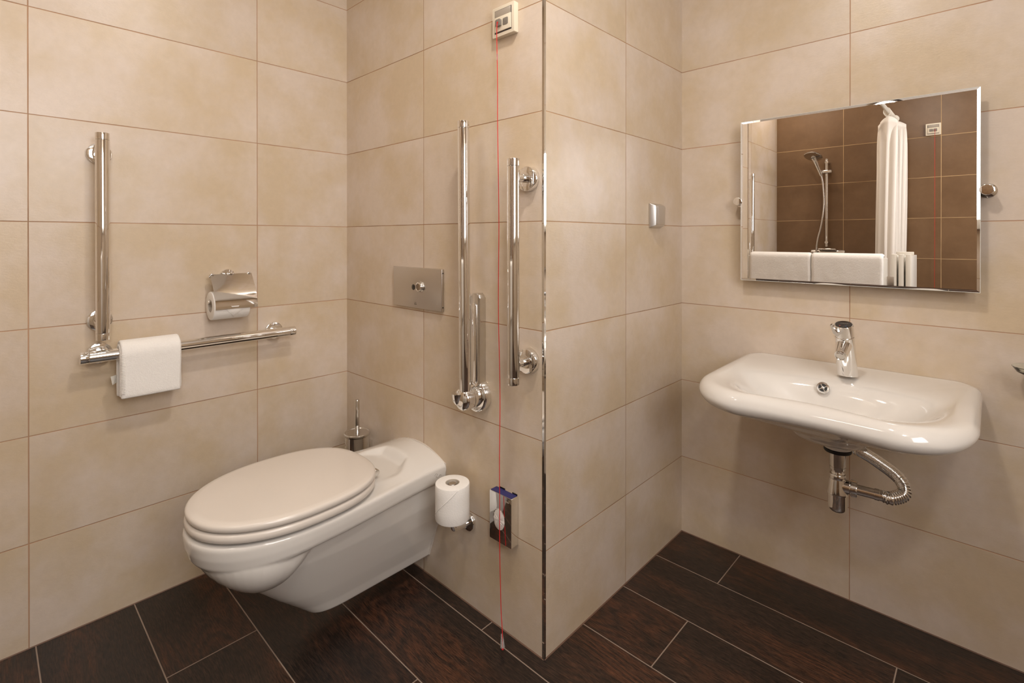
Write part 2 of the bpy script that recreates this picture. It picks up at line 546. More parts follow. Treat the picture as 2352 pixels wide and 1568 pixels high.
def fold_bar(label, base, n, s):
    """fold-up support rail standing upright; base: hinge centre on wall, n: wall normal, s: sideways direction"""
    base, n, s = Vector(base), Vector(n), Vector(s)
    z = Vector((0, 0, 1))
    t = thing('fold_up_grab_bar', label, 'grab bar', base, 'fold-up support rails')
    # long slim wall plate
    bm = B()
    f = frame(base + z * 0.160 + s * 0.002, n, s)
    prism(bm, rrect(0.046, 0.300, 0.014), 0.0005, 0.024, f, 0.005, 3)
    pl = obj('wall_plate', bm, M['chrome2'], t)
    bm = B(); prism(bm, rrect(0.018, 0.245, 0.008), 0.0235, 0.0275, f, 0.002, 2)
    obj('cover_strip', bm, M['chrome'], pl)
    # round flange
    bm = B()
    lathe(bm, [(0, 0.0005), (0.050, 0.0005), (0.050, 0.019), (0.0475, 0.023), (0.043, 0.025), (0, 0.026)], frame(base, n), 56)
    obj('flange', bm, M['chrome'], t)
    # hinge hub with rounded nose and the fork the bar sits in
    bm = B()
    pr = [(0, 0.024), (0.033, 0.024), (0.034, 0.030), (0.0335, 0.047), (0.0325, 0.048), (0.0335, 0.049), (0.0335, 0.070)]
    for k in range(1, 7):
        a = PI / 2 * k / 7
        pr.append((0.0335 * math.cos(a), 0.070 + 0.017 * math.sin(a)))
    pr.append((0, 0.087))
    lathe(bm, pr, frame(base, n), 48)
    obj('hinge', bm, M['chrome'], t)
    # half shell cup around the foot of the bar
    bm = B()
    o = base + n * 0.060
    rings = []
    for i in range(9):
        a = -PI / 2 + PI * i / 16
        zz = 0.030 + 0.040 * math.sin(a) if i < 8 else 0.030
        rr = 0.0225 * math.cos(a) if i < 8 else 0.0225
        rings.append([o - s * 0.012 + z * (zz - 0.012) + n * (0.012 + rr * 1.2 * math.cos(q * PI / 12)) - s * (rr * math.sin(q * PI / 12)) for q in range(24)])
    loft(bm, rings)
    obj('bar_socket', bm, M['chrome'], t)
    # bar
    b0 = base + n * 0.064 + z * 0.004 + s * 0.004
    b1 = base + n * 0.064 + z * 0.824 - s * 0.004
    d = (b1 - b0).normalized()
    bm = B(); cyl(bm, b0, b1 - d * 0.0208, 0.0177, 0.0008); obj('bar', bm, M['chrome'], t)
    bm = B(); cyl(bm, b1 - d * 0.0205, b1, 0.0177, 0.0012); obj('end_cap', bm, M['chrome'], t)
    return t
fold_bar('chrome fold-up support rail folded upright beside the flush plate', (0.813, 0, 0.669), (0, -1, 0), (1, 0, 0))
fold_bar('chrome fold-up support rail on the shower side wall seen in the mirror', (XN, -1.37, 0.806), (1, 0, 0), (0, 1, 0))

# ------------------------------------------------------------------ cloth draped over a rail
def drape(bm, along, out, origin, length, r, front, back, th, nseg=40, amp=0.002, seed=0.0, sag=0.0, r0=None):
    """cloth over a rail; origin at rail centre start, along = rail direction, out = away from the wall"""
    al, ou = Vector(along), Vector(out)
    z = Vector((0, 0, 1))
    path = []
    NB = 14
    for k in range(NB):
        path.append((-r, -back + back * k / NB))
    for k in range(13):
        a = PI - PI * k / 12
        path.append((r * math.cos(a), r * math.sin(a)))
    for k in range(1, NB + 1):
        path.append((r, -front * k / NB))
    def nrm(i):
        p, q = path[max(i - 1, 0)], path[min(i + 1, len(path) - 1)]
        d = Vector((q[0] - p[0], q[1] - p[1])).normalized()
        return Vector((-d.y, d.x))
    n = len(path)
    outer = [Vector(path[i]) + nrm(i) * th / 2 for i in range(n)]
    inner = [Vector(path[i]) - nrm(i) * th / 2 for i in range(n)]
    e = Vector((0, -th * 0.42))
    poly = outer + [Vector(path[-1]) + e + nrm(n - 1) * th * 0.25, Vector(path[-1]) + e - nrm(n - 1) * th * 0.25] + list(reversed(inner)) + \
        [Vector(path[0]) + e - nrm(0) * th * 0.25, Vector(path[0]) + e + nrm(0) * th * 0.25]
    cen = [Vector(q) for q in path]
    mid = cen + [cen[-1], cen[-1]] + list(reversed(cen)) + [cen[0], cen[0]]
    rings = []
    for i in range(nseg + 1):
        u = i / nseg
        ee = min(u, 1 - u) * length
        sh = min(1.0, (ee / (th * 0.5)) ) if th > 0 else 1
        sh = math.sqrt(max(0.12, 1 - (1 - sh) ** 2))
        ring = []
        for p, m in zip(poly, mid):
            q = m + (p - m) * sh
            hang = max(0.0, -q.y)
            base = Vector(origin) + al * (u * length) + ou * q.x + z * q.y
            nv = noise.noise_vector(base * 22 + Vector((seed, 0, 0)))
            base += ou * (nv.x * amp * (0.4 + 6 * hang)) + z * nv.z * amp * 0.5 * (1 if hang > 0.02 else 0.3) + al * nv.y * amp * 0.8
            if q.x > 0 and sag:
                base += ou * (-sag * hang)
            ring.append(base)
        rings.append(ring)
    loft(bm, rings)
    return bm

bm = B()
drape(bm, (0, 1, 0), (1, 0, 0), (BO, -0.772, 0.803), 0.156, 0.0245, 0.122, 0.128, 0.011, 44, 0.0012, 0.0, 0.03)
drape(bm, (0, 1, 0), (1, 0, 0), (BO, -0.769, 0.803), 0.150, 0.0345, 0.127, 0.112, 0.0085, 44, 0.0012, 5.0, 0.05)
ft = obj('face_towel', bm, M['terry'], None, 60)
tag(ft, 'small white terry towel folded over the horizontal grab bar', 'towel')
bm = B()
loft(bm, [[(BO - 0.020, -0.7715, 0.737), (BO - 0.006, -0.788, 0.737), (BO - 0.006, -0.7885, 0.7365), (BO - 0.020, -0.772, 0.7365)],
          [(BO - 0.020, -0.7715, 0.714), (BO - 0.004, -0.784, 0.712), (BO - 0.004, -0.7845, 0.7115), (BO - 0.020, -0.772, 0.7135)]])
ct = obj('care_tag', bm, M['white_pl'], ft)
# stitched hem along the near edge
bm = B()
for k in range(26):
    zz = 0.690 + k * 0.0045
    box(bm, (BO + 0.0345, -0.7705, zz), (BO + 0.0395, -0.760, zz + 0.0016), 0.0005, 1)
obj('hem_stitching', bm, M['terry'], ft)

# ------------------------------------------------------------------ toilet paper
def paper_roll(label, c, axis, r, L, rc=0.0205, seam=True):
    t = thing('toilet_roll', label, 'toilet roll', c, 'toilet rolls')
    f = frame(Vector(c) - Vector(axis) * L / 2, axis)
    bm = B()
    b = 0.003
    lathe(bm, [(rc + 0.0012, 0), (r - b, 0), (r - b * 0.3, b * 0.3), (r, b), (r, L / 3), (r, L * 2 / 3), (r, L - b), (r - b * 0.3, L - b * 0.3), (r - b, L), (rc + 0.0012, L)], f, 64, loop=True)
    obj('paper', bm, M['paper'], t)
    bm = B()
    lathe(bm, [(rc - 0.0008, 0.0005), (rc + 0.001, 0.0005), (rc + 0.001, L - 0.0005), (rc - 0.0008, L - 0.0005)], f, 40, loop=True)
    obj('core', bm, M['card'], t)
    return t, f

# covered holder on the left wall
HY, HZ = -0.4565, 0.0
t = thing('toilet_paper_holder', 'chrome toilet paper holder with curved cover lid', 'toilet paper holder', (0, HY, 1.02), None)
bm = B(); lathe(bm, [(0, 0.0005), (0.026, 0.0005), (0.026, 0.006), (0.024, 0.009), (0, 0.011)], frame((0, HY, 1.012), (1, 0, 0)), 40); obj('flange', bm, M['chrome'], t)
bm = B(); cyl(bm, (0.009, HY, 1.012), (0.046, HY, 1.012), 0.009); obj('mount_arm', bm, M['chrome'], t)
bm = B(); cyl(bm, (0.040, HY - 0.068, 1.0165), (0.040, HY + 0.068, 1.0165), 0.0055); obj('hinge_rod', bm, M['chrome'], t)
bm = B()
prof = []
for k in range(25):
    u = k / 24
    # flat at the top, bulging out over the roll, straight down at the end
    x = 0.046 + 0.060 * math.sin(u * PI / 2)
    z = 1.0235 - 0.114 * u
    prof.append((x, z))
def offp(i, d):
    p, q = prof[max(i - 1, 0)], prof[min(i + 1, 24)]
    v = Vector((q[0] - p[0], q[1] - p[1])).normalized()
    return (prof[i][0] + v.y * d, prof[i][1] - v.x * d)
inn = [offp(i, 0.0011) for i in range(25)]
poly = prof + list(reversed(inn))
loft(bm, [[(x, yy, z) for x, z in poly] for yy in (HY - 0.0655, HY + 0.0655)])
cov = obj('cover', bm, M['chrome'], t)
for dy, ww in ((-0.058, 0.012), (0.058, 0.012), (0.0, 0.022)):
    bm = B(); box(bm, (0.038, HY + dy - ww / 2, 1.0195), (0.051, HY + dy + ww / 2, 1.0265), 0.002); obj('hinge_tab', bm, M['chrome'], cov)
bm = B()
tube(bm, spline([(0.040, HY + 0.060, 1.012), (0.046, HY + 0.064, 0.985), (0.056, HY + 0.064, 0.955), (0.054, HY + 0.058, 0.935)], 20), 0.0045, 12)
obj('side_arm', bm, M['chrome'], t)
bm = B(); cyl(bm, (0.054, HY + 0.060, 0.9330), (0.054, HY - 0.074, 0.9330), 0.0060); obj('spindle', bm, M['chrome'], t)
rc_ = (0.054, HY - 0.012, 0.9190)
tr, f = paper_roll('white toilet roll hanging under the chrome cover lid', rc_, (0, 1, 0), 0.0475, 0.112)
bm = B()   # loose end folded to a point
o = Vector(rc_)
def onroll(y, ang, d=0.0012):
    return o + Vector((math.cos(ang) * (0.0475 + d), y, math.sin(ang) * (0.0475 + d)))
for side in (0, 1):
    pass
rows = []
for k in range(7):
    a = math.radians(0 - 50 * k / 6)
    hw = 0.034 * (1 - k / 6)
    rows.append([onroll(0.006 - hw, a), onroll(0.006 - hw * 0.3, a, 0.0045), onroll(0.006 + hw * 0.3, a, 0.0045), onroll(0.006 + hw + 0.0004, a),
                 onroll(0.006 + hw * 0.3, a, 0.0004), onroll(0.006 - hw * 0.3, a, 0.0004)])
loft(bm, rows)
obj('loose_end', bm, M['paper'], tr)

# spare roll on an upright holder
SX, SY = 0.768, -0.072
t = thing('spare_roll_holder', 'chrome spare roll holder on the wall under the upright roll', 'toilet roll holder', (SX, 0, 0.262))
bm = B(); lathe(bm, [(0, 0.0005), (0.027, 0.0005), (0.027, 0.008), (0.025, 0.011), (0.010, 0.013), (0, 0.013)], frame((SX, 0, 0.262), (0, -1, 0)), 40); obj('flange', bm, M['chrome'], t)
bm = B()
tube(bm, [Vector(p) for p in ((SX, -0.012, 0.262), (SX, -0.03, 0.262))] + spline([(SX, -0.05, 0.2625), (SX, -0.066, 0.267), (SX, SY, 0.283)], 10) + [Vector((SX, SY, 0.402))], 0.0085, 20)
obj('arm', bm, M['chrome'], t)
bm = B(); lathe(bm, [(0, 0.2960), (0.016, 0.2960), (0.018, 0.2975), (0.018, 0.2995), (0.0095, 0.3005), (0.0095, 0.3005)], Matrix.Translation((SX, SY, 0)), 36); obj('rest_plate', bm, M['chrome'], t)
bm = B(); lathe(bm, rnd_cyl(0.0115, 0.390, 0.4065, 0.002), Matrix.Translation((SX, SY, 0)), 28); obj('knob', bm, M['chrome2'], t)
tr, f = paper_roll('white toilet roll standing upright on its holder beside the toilet', (SX, SY, 0.3550), (0, 0, 1), 0.0515, 0.108)
bm = B()   # raised edge of the last sheet running diagonally round the roll
path = []
for k in range(30):
    u = k / 29
    a = math.radians(-136 + 112 * u)
    path.append(Vector((SX + 0.0516 * math.cos(a), SY + 0.0516 * math.sin(a), 0.306 + 0.100 * u)))
tube(bm, path, 0.0011, 8)
obj('loose_end', bm, M['paper'], tr)

# ------------------------------------------------------------------ toilet
XC = 0.500
def contour(wr, wm, ym, yt, nf=2.1, n=240, zf=None, z=0.0, y0=0.0, sx=1.0):
    """closed plan outline: straight back on the wall, widest at ym, rounded tip at yt"""
    half = []
    K = n // 2
    kr = K // 2
    for k in range(kr):
        u = k / kr
        half.append((wr + (wm - wr) * sstep(u), y0 + (ym - y0) * u))
    for k in range(K - kr + 1):
        a = PI / 2 * k / (K - kr)
        c, s = math.cos(a), math.sin(a)
        half.append((wm * abs(c) ** (2 / nf), ym + (yt - ym) * abs(s) ** (2 / nf)))
    pts = half + [(-x, y) for x, y in reversed(half[:-1])]
    return [(XC + x * sx, y, zf(x, y) if zf else z) for x, y in pts]

tl = thing('toilet', 'white wall-hung toilet with closed lid', 'toilet', (XC, 0, 0.0))
bm = B()
# lower body (keel)
rows = []
for z, wr, wm, ym, yt, nf in ((0.058, 0.040, 0.040, -0.28, -0.372, 2.6), (0.060, 0.050, 0.050, -0.29, -0.388, 2.8), (0.068, 0.058, 0.059, -0.295, -0.404, 2.8), (0.10, 0.068, 0.070, -0.30, -0.440, 2.5),
                          (0.15, 0.089, 0.091, -0.31, -0.497, 2.4), (0.22, 0.114, 0.118, -0.32, -0.570, 2.3), (0.28, 0.130, 0.140, -0.34, -0.634, 2.2), (0.36, 0.143, 0.160, -0.36, -0.680, 2.2)):
    rows.append(contour(wr, wm, ym, yt, nf, z=z))
loft(bm, rows)
# bulging belly at the front
rows = []
for k in range(14):
    u = k / 13
    z = 0.218 + 0.130 * u
    a = (1 - u)
    yt = -0.685 + 0.118 * a ** 1.7
    hw = max(0.177 * (1 - (0.985 * a) ** 2.3) ** 0.6, 0.02)
    ym = -0.50 - 0.050 * a
    yr = -0.385 - 0.150 * a ** 0.9
    ring = []
    n = 48
    for q in range(n):
        th = 2 * PI * q / n
        c, s = math.cos(th), math.sin(th)
        c, s = math.copysign(abs(c) ** 0.90, c), math.copysign(abs(s) ** 0.90, s)
        yy = ym + (-(yt - ym) * 1.0 * s if False else ((yt - ym) * s if s > 0 else -(yr - ym) * s))
        ring.append((XC + hw * c, yy, z))
    rows.append(ring)
loft(bm, rows)
# apron and rim
def zb(y):
    return 0.348 - 0.018 * sstep((-0.42 - y) / 0.26)
rows = []
for f_, wr, wm, yt in ((0.0, 0.140, 0.178, -0.676), (0.07, 0.147, 0.1865, -0.688), (0.22, 0.150, 0.1905, -0.697), (0.55, 0.151, 0.193, -0.704), (0.85, 0.151, 0.193, -0.706), (0.95, 0.149, 0.1915, -0.705), (1.0, 0.143, 0.187, -0.700)):
    rows.append(contour(wr, wm, -0.45, yt, 2.12, zf=lambda x, y, f_=f_: zb(y) + (0.405 + 0.004 * 0 - zb(y)) * f_))
def ztop(x, y):
    k = sstep((y + 0.30) / 0.22)
    crown = 0.032 * (1 - (abs(x) / 0.152) ** 2) if abs(x) < 0.152 else 0
    h = 0.405 + crown * k * (0.55 + 0.45 * k)
    # recessed hinge deck with a curved step
    edge = -0.085 - 0.9 * max(0, abs(x) - 0.060) ** 1.0 - 0.6 * x * x
    ins = sstep((edge - y) / 0.034) * sstep((0.122 - abs(x)) / 0.030)
    flat = 0.408
    return h + (min(h, flat) - h) * ins
base = contour(0.143, 0.187, -0.45, -0.700, 2.12)
for s in [0.98 - 0.04 * q for q in range(25)]:
    ring = []
    for x, y, z in base:
        dx = (x - XC) * s
        yy = y if y > -0.001 else y
        # pull towards the rear centre line so that the rear edge stays on the wall
        yy = -0.20 + (y + 0.20) * (0.4 + 0.6 * s) if y < -0.20 else y * (1 if y > -0.19 else 1)
        ring.append((XC + dx, yy, ztop(dx, yy)))
    rows.append(ring)
loft(bm, rows)
ob = obj('bowl', bm, M['porcelain'], tl, 80)
rm = ob.modifiers.new('remesh', 'REMESH'); rm.mode = 'VOXEL'; rm.voxel_size = 0.0031; rm.use_smooth_shade = True
sm = ob.modifiers.new('smooth', 'SMOOTH'); sm.factor = 0.5; sm.iterations = 5
# thin gasket between pan and wall
bm = B()
g = [(0.1475, 0.405), (0.146, 0.35), (0.116, 0.213), (0.092, 0.15), (0.062, 0.070), (0.04, 0.064)]
top = [(0.143 * math.cos(PI * k / 16), 0.405 + 0.0335 * (1 - (math.cos(PI * k / 16)) ** 2)) for k in range(1, 16)]
poly = [(x, z) for x, z in reversed(g)] + top + [(-x, z) for x, z in g]
loft(bm, [[(XC + x * 1.012, yy, z + (0.0015 if z > 0.4 else 0)) for x, z in poly] for yy in (-0.0002, -0.0028)])
obj('wall_gasket', bm, M['seat'], tl)
# mounting bolt cover under the rim
bm = B()
lathe(bm, [(0, -0.012), (0.012, -0.012), (0.0165, -0.008), (0.0175, 0), (0.0175, 0.012), (0, 0.012)], frame((XC + 0.118, -0.062, 0.330), (1, 0, 0.15)), 28)
obj('bolt_cover', bm, M['white_pl'], tl)
# little maker's squiggle moulded on the rear side
bm = B()
sq = [(XC + 0.1525, -0.050, 0.382), (XC + 0.1525, -0.044, 0.388), (XC + 0.1525, -0.038, 0.384), (XC + 0.1525, -0.044, 0.378), (XC + 0.1525, -0.034, 0.374), (XC + 0.1525, -0.028, 0.380), (XC + 0.1525, -0.022, 0.376)]
tube(bm, spline(sq, 30), 0.0006, 6)
obj('maker_mark', bm, M['mark'], tl)

def dshape(hw, y0, y1, ym, n=72, nr=2.6, nf=2.1):
    pts = []
    for k in range(n):
        a = 2 * PI * k / n
        c, s = math.cos(a), math.sin(a)
        if s >= 0:
            e, h = nr, (y1 - ym)
        else:
            e, h = nf, (ym - y0)
        pts.append((hw * math.copysign(abs(c) ** (2 / e), c), ym + h * math.copysign(abs(s) ** (2 / e), s)))
    return pts

def slab(bm, pts, z0, z1, b, dome=0.0, inner=None):
    cx = XC
    cy = sum(p[1] for p in pts) / len(pts)
    hw = max(p[0] for p in pts)
    def ring(off, z, dz=0):
        s = 1 - off / hw
        return [(cx + x * s, cy + (y - cy) * s, z) for x, y in pts]
    rows = [ring(b * 3, z0), ring(b, z0)]
    for k in range(1, 5):
        a = PI / 2 * k / 4
        rows.append(ring(b - b * math.sin(a), z0 + b - b * math.cos(a)))
    for k in range(0, 6):
        a = PI / 2 * k / 5
        rows.append(ring(b * 1.2 * (1 - math.cos(a)), z1 - b + b * math.sin(a)))
    for s in (0.06, 0.10, 0.2, 0.4, 0.6, 0.8, 0.95):
        rows.append(ring(hw * s, z1 + dome * (1 - (1 - s) ** 2)))
    if inner is None:
        loft(bm, rows)
    return bm

lid_pts = dshape(0.1965, -0.7015, -0.216, -0.455)
seat_pts = dshape(0.1975, -0.7035, -0.218, -0.455)
bm = B()
# seat ring with an opening, hidden by the lid but real
hole = dshape(0.118, -0.61, -0.31, -0.46, nr=2.2)
def rr(pts, s, z, cy=-0.4585):
    return [(XC + x * s, cy + (y - cy) * s, z) for x, y in pts]
loft(bm, [rr(hole, 1.06, 0.4125), rr(seat_pts, 0.955, 0.4125), rr(seat_pts, 0.985, 0.414), rr(seat_pts, 0.998, 0.418), rr(seat_pts, 1.0, 0.424), rr(seat_pts, 0.997, 0.430), rr(seat_pts, 0.985, 0.4335), rr(seat_pts, 0.965, 0.4345), rr(hole, 1.06, 0.4345), rr(hole, 1.0, 0.430), rr(hole, 1.0, 0.417)], False, False, loop=True)
obj('seat', bm, M['seat'], tl, 60)
bm = B(); slab(bm, lid_pts, 0.4375, 0.4580, 0.0085, 0.005); obj('lid', bm, M['seat'], tl, 70)
for s in (-1, 1):
    bm = B(); cyl(bm, (XC + s * 0.052, -0.220, 0.4295), (XC + s * 0.088, -0.220, 0.4295), 0.0098, 0.002, 28)
    h = obj('hinge', bm, M['chrome2'], tl)
    bm = B(); cyl(bm, (XC + s * 0.066, -0.220, 0.4075), (XC + s * 0.066, -0.220, 0.423), 0.012, 0.002, 24); obj('hinge_post', bm, M['chrome2'], h)

# ------------------------------------------------------------------ flush plate
t = thing('flush_plate', 'brushed steel flush plate with round button above the toilet', 'flush plate', (0.496, 0, 0.972))
bm = B(); box(bm, (0.359, -0.011, 0.903), (0.640, -0.0005, 1.0435), 0.0022, 3); pl = obj('plate', bm, M['steel'], t)
bm = B()
bm.free()
for zz in (1.030, 0.917):
    bm = B(); cyl(bm, (0.638, -0.0062, zz), (0.6412, -0.0062, zz), 0.0022, 0.0004, 16); obj('side_screw', bm, M['dark'], pl)
bx, bz = 0.526, 0.9790
bm = B(); lathe(bm, [(0.0160, 0.0105), (0.0195, 0.0105), (0.0195, 0.0145), (0.0185, 0.0155), (0.0160, 0.0155)], frame((bx, 0, bz), (0, -1, 0)), 40, loop=True); obj('button_ring', bm, M['chrome2'], t)
bm = B(); lathe(bm, [(0, 0.0105), (0.0162, 0.0105), (0.0162, 0.0205), (0.0152, 0.0225), (0.0125, 0.0235), (0.0118, 0.0226), (0, 0.0224)], frame((bx, 0, bz), (0, -1, 0)), 40); obj('button', bm, M['chrome'], t)
bm = B(); lathe(bm, [(0, 0.0108), (0.0098, 0.0108), (0.0098, 0.0117), (0.009, 0.0120), (0, 0.0118)], frame((0.4835, 0, 0.9750), (0, -1, 0)), 32); obj('sensor_lens', bm, M['dkglass'], t)
bm = B()
for k in range(4):
    box(bm, (0.489 + k * 0.0035, -0.0114, 0.9155), (0.4912 + k * 0.0035, -0.0109, 0.9185))
for k in range(3):
    box(bm, (0.4905 + k * 0.0036, -0.0114, 0.9215), (0.4925 + k * 0.0036, -0.0109, 0.9235))
obj('engraved_mark', bm, M['print_grey'], pl)

# ------------------------------------------------------------------ emergency call boxes and cords
def call_box(label, c, n, s, cord_side):
    """c: centre on the wall, n: normal, s: sideways (to the viewer's right)"""
    c, n, s = Vector(c), Vector(n), Vector(s)
    t = thing('emergency_call_box', label, 'emergency call box', c, 'emergency call boxes')
    f = frame(c, n, s)
    bm = B(); prism(bm, rrect(0.086, 0.086, 0.002), 0.0005, 0.018, f, 0.0015, 2); fr = obj('frame', bm, M['cream_pl'], t)
    def rect(name, x0, x1, y0, y1, h0, h1, m, par, bev=0.0006):
        bm = B()
        prism(bm, [(x0, y0), (x1, y0), (x1, y1), (x0, y1)], h0, h1, f, bev, 2)
        return obj(name, bm, m, par)
    rect('slot_shade', -0.0335, 0.0335, -0.0335, 0.0335, 0.0175, 0.0184, M['print'], t, 0.0001)  # dark sheet painting the shade in the slots around the panels
    rect('label_window', -0.0325, 0.0305, 0.0135, 0.0325, 0.018, 0.0190, M['grey_label'], t)
    rect('panel', -0.0325, 0.0325, -0.0300, 0.0125, 0.018, 0.0212, M['cream_pl'], t)
    for sx in (-1, 1):
        x = sx * 0.0125
        hh = 0.0285 if sx == cord_side else 0.0225
        bm = B(); prism(bm, [(px + x, py - 0.007) for px, py in rrect(0.0195, 0.0195, 0.0025)], 0.0208, hh, f, 0.001, 2)
        b = obj('button', bm, M['grey_pl'], t)
        if sx == cord_side:
            bm = B(); lathe(bm, [(0, 0.0282), (0.0028, 0.0282), (0.0028, 0.0292), (0, 0.0296)], frame(f @ Vector((x, -0.007, 0)), n), 16); obj('cord_outlet', bm, M['redpl'], b)
    return t, f
tb, f = call_box('cream emergency call box at the top of the toilet wall', (0.9295, 0, 1.7725), (0, -1, 0), (1, 0, 0), -1)
def pull_cord(label, pts, knot):
    bm = B(); tube(bm, spline(pts, 160), 0.0011, 8)
    o = obj('pull_cord', bm, M['red'], None)
    tag(o, label, 'pull cord', 'red emergency cords')
    return o
o = pull_cord('thin red emergency cord hanging from the cream call box to the floor',
              [(0.9165, -0.029, 1.7655), (0.918, -0.0315, 1.752), (0.9190, -0.033, 1.72), (0.9230, -0.034, 1.60), (0.9245, -0.035, 1.45), (0.9305, -0.036, 1.20), (0.9285, -0.036, 0.95), (0.9360, -0.037, 0.70),
               (0.9345, -0.038, 0.52), (0.9355, -0.038, 0.40), (0.936, -0.039, 0.30), (0.940, -0.040, 0.18), (0.947, -0.044, 0.10), (0.960, -0.052, 0.045), (0.966, -0.057, 0.012)], None)
bm = B(); lathe(bm, [(0, 0), (0.0018, 0), (0.0022, 0.004), (0.0022, 0.016), (0.0018, 0.019), (0, 0.019)], frame((0.9205, -0.0336, 1.655), (0.03, 0, 1)), 14); obj('connector', bm, M['clear'], o)
bm = B(); lathe(bm, [(0.0012, 0.034), (0.0028, 0.034), (0.0068, 0.004), (0.0068, 0.002), (0.0055, 0.002), (0.0018, 0.031)], frame((0.9655, -0.0565, 0.008), (-0.25, 0.16, 1)), 24, loop=True); obj('end_cone', bm, M['clear'], o)
bm = B(); lathe(bm, [(0, -0.0035), (0.0025, -0.0025), (0.0035, 0), (0.0025, 0.0025), (0, 0.0035)], Matrix.Translation((0.9655, -0.0565, 0.0065)), 14); obj('knot', bm, M['red'], o)

# ------------------------------------------------------------------ sanitary bag dispenser
t = thing('sanitary_bag_dispenser', 'small chrome sanitary bag dispenser low on the wall behind the red cord', 'dispenser', (0.928, 0, 0.34))
f = frame((0.929, 0, 0.343), (0, -1, 0), (1, 0, 0))
bm = B(); prism(bm, rrect(0.087, 0.139, 0.0015), 0.0008, 0.029, f, 0.0012, 2); bd = obj('body', bm, M['chrome'], t)
def ell(a, b, n=40):
    return [(a * math.cos(2 * PI * k / n), b * math.sin(2 * PI * k / n)) for k in range(n)]
bm = B()
vr = []
for (a, b, h) in ((0.0205, 0.0305, 0.0291), (0.0195, 0.0295, 0.0298), (0.0185, 0.0285, 0.0293)):
    vr.append([f @ Vector((x - 0.005, y - 0.004, h)) for x, y in ell(a * 1.18, b)])
loft(bm, vr, False, False)
obj('opening_rim', bm, M['chrome'], t)
bm = B()
vr = []
for (s_, h) in ((1.0, 0.02915), (0.8, 0.0305), (0.5, 0.0312), (0.05, 0.0315)):
    vr.append([f @ Vector((x * s_ * 1.18 - 0.005, y * s_ - 0.004, h + 0.0006 * math.sin(x * 900 + y * 300))) for x, y in ell(0.0186, 0.0286)])
loft(bm, vr, True, True)
obj('paper_bag', bm, M['bag'], t)
bm = B(); prism(bm, [(-0.041, 0.0690), (0.0415, 0.0690), (0.0415, 0.0704), (-0.041, 0.0704)], 0.003, 0.027, f, 0.0003, 1); obj('blue_box_top', bm, M['bluecard'], t)
for x0, x1 in ((-0.030, -0.008), (0.022, 0.041)):
    bm = B()
    prism(bm, [(x0, 0.068), (x1, 0.068), (x1, 0.0735), (x0, 0.0735)], 0.0008, 0.0028, f, 0.0004, 1)
    obj('back_tab', bm, M['dark'], t)
bm = B()
for k in range(4):
    prism(bm, [(0.018 + k * 0.0042, 0.0545), (0.021 + k * 0.0042, 0.0545), (0.021 + k * 0.0042, 0.0585), (0.018 + k * 0.0042, 0.0585)], 0.0290, 0.0293, f)
obj('small_print', bm, M['grey_label'], t)

# ------------------------------------------------------------------ toilet brush
BX, BY = 0.188, -0.060
t = thing('toilet_brush_holder', 'chrome toilet brush cup on the wall in the corner behind the toilet', 'toilet brush holder', (BX, BY, 0.2))
bm = B()
lathe(bm, [(0.0415, 0.215), (0.0445, 0.215), (0.0445, 0.392), (0.0425, 0.392), (0.0425, 0.222), (0.0, 0.222), (0.0, 0.215)], Matrix.Translation((BX, BY, 0)), 48)
obj('cup', bm, M['chrome'], t)
bm = B()
for k in range(4):
    z0 = 0.372 - k * 0.0095
    pts = []
    rows = []
    for q in range(9):
        a = math.radians(178 + 62 * q / 8)
        ca, sa = math.cos(a), math.sin(a)
        rows.append([(BX + ca * rr_, BY + sa * rr_, z0 + dz) for rr_, dz in ((0.0443, -0.0012), (0.0449, -0.0012), (0.0449, 0.0012), (0.0443, 0.0012))])
    loft(bm, rows)
obj('ridge_slot', bm, M['dark'], t)
bm = B(); box(bm, (BX - 0.012, BY + 0.043, 0.30), (BX + 0.012, -0.0006, 0.36), 0.002); obj('wall_bracket', bm, M['chrome'], t)
t = thing('toilet_brush', 'chrome toilet brush handle and lid in the corner cup', 'toilet brush', (BX, BY, 0.24))
bm = B(); lathe(bm, [(0, 0.393), (0.046, 0.393), (0.0485, 0.395), (0.0495, 0.399), (0.0485, 0.403), (0.046, 0.405), (0.0435, 0.4045), (0.042, 0.4025), (0.012, 0.4015), (0.0, 0.4015)], Matrix.Translation((BX, BY, 0)), 56); obj('lid', bm, M['chrome2'], t)
bm = B(); lathe(bm, [(0, 0.25), (0.006, 0.25), (0.006, 0.40), (0.0085, 0.402), (0.0085, 0.424), (0.0088, 0.425), (0.0088, 0.525), (0.0075, 0.528), (0, 0.528)], Matrix.Translation((BX, BY, 0)), 28); obj('handle', bm, M['chrome2'], t)
bm = B(); lathe(bm, [(0, 0.226), (0.020, 0.228), (0.034, 0.24), (0.034, 0.29), (0.026, 0.305), (0, 0.307)], Matrix.Translation((BX, BY, 0)), 32); obj('bristles', bm, M['white_pl'], t)

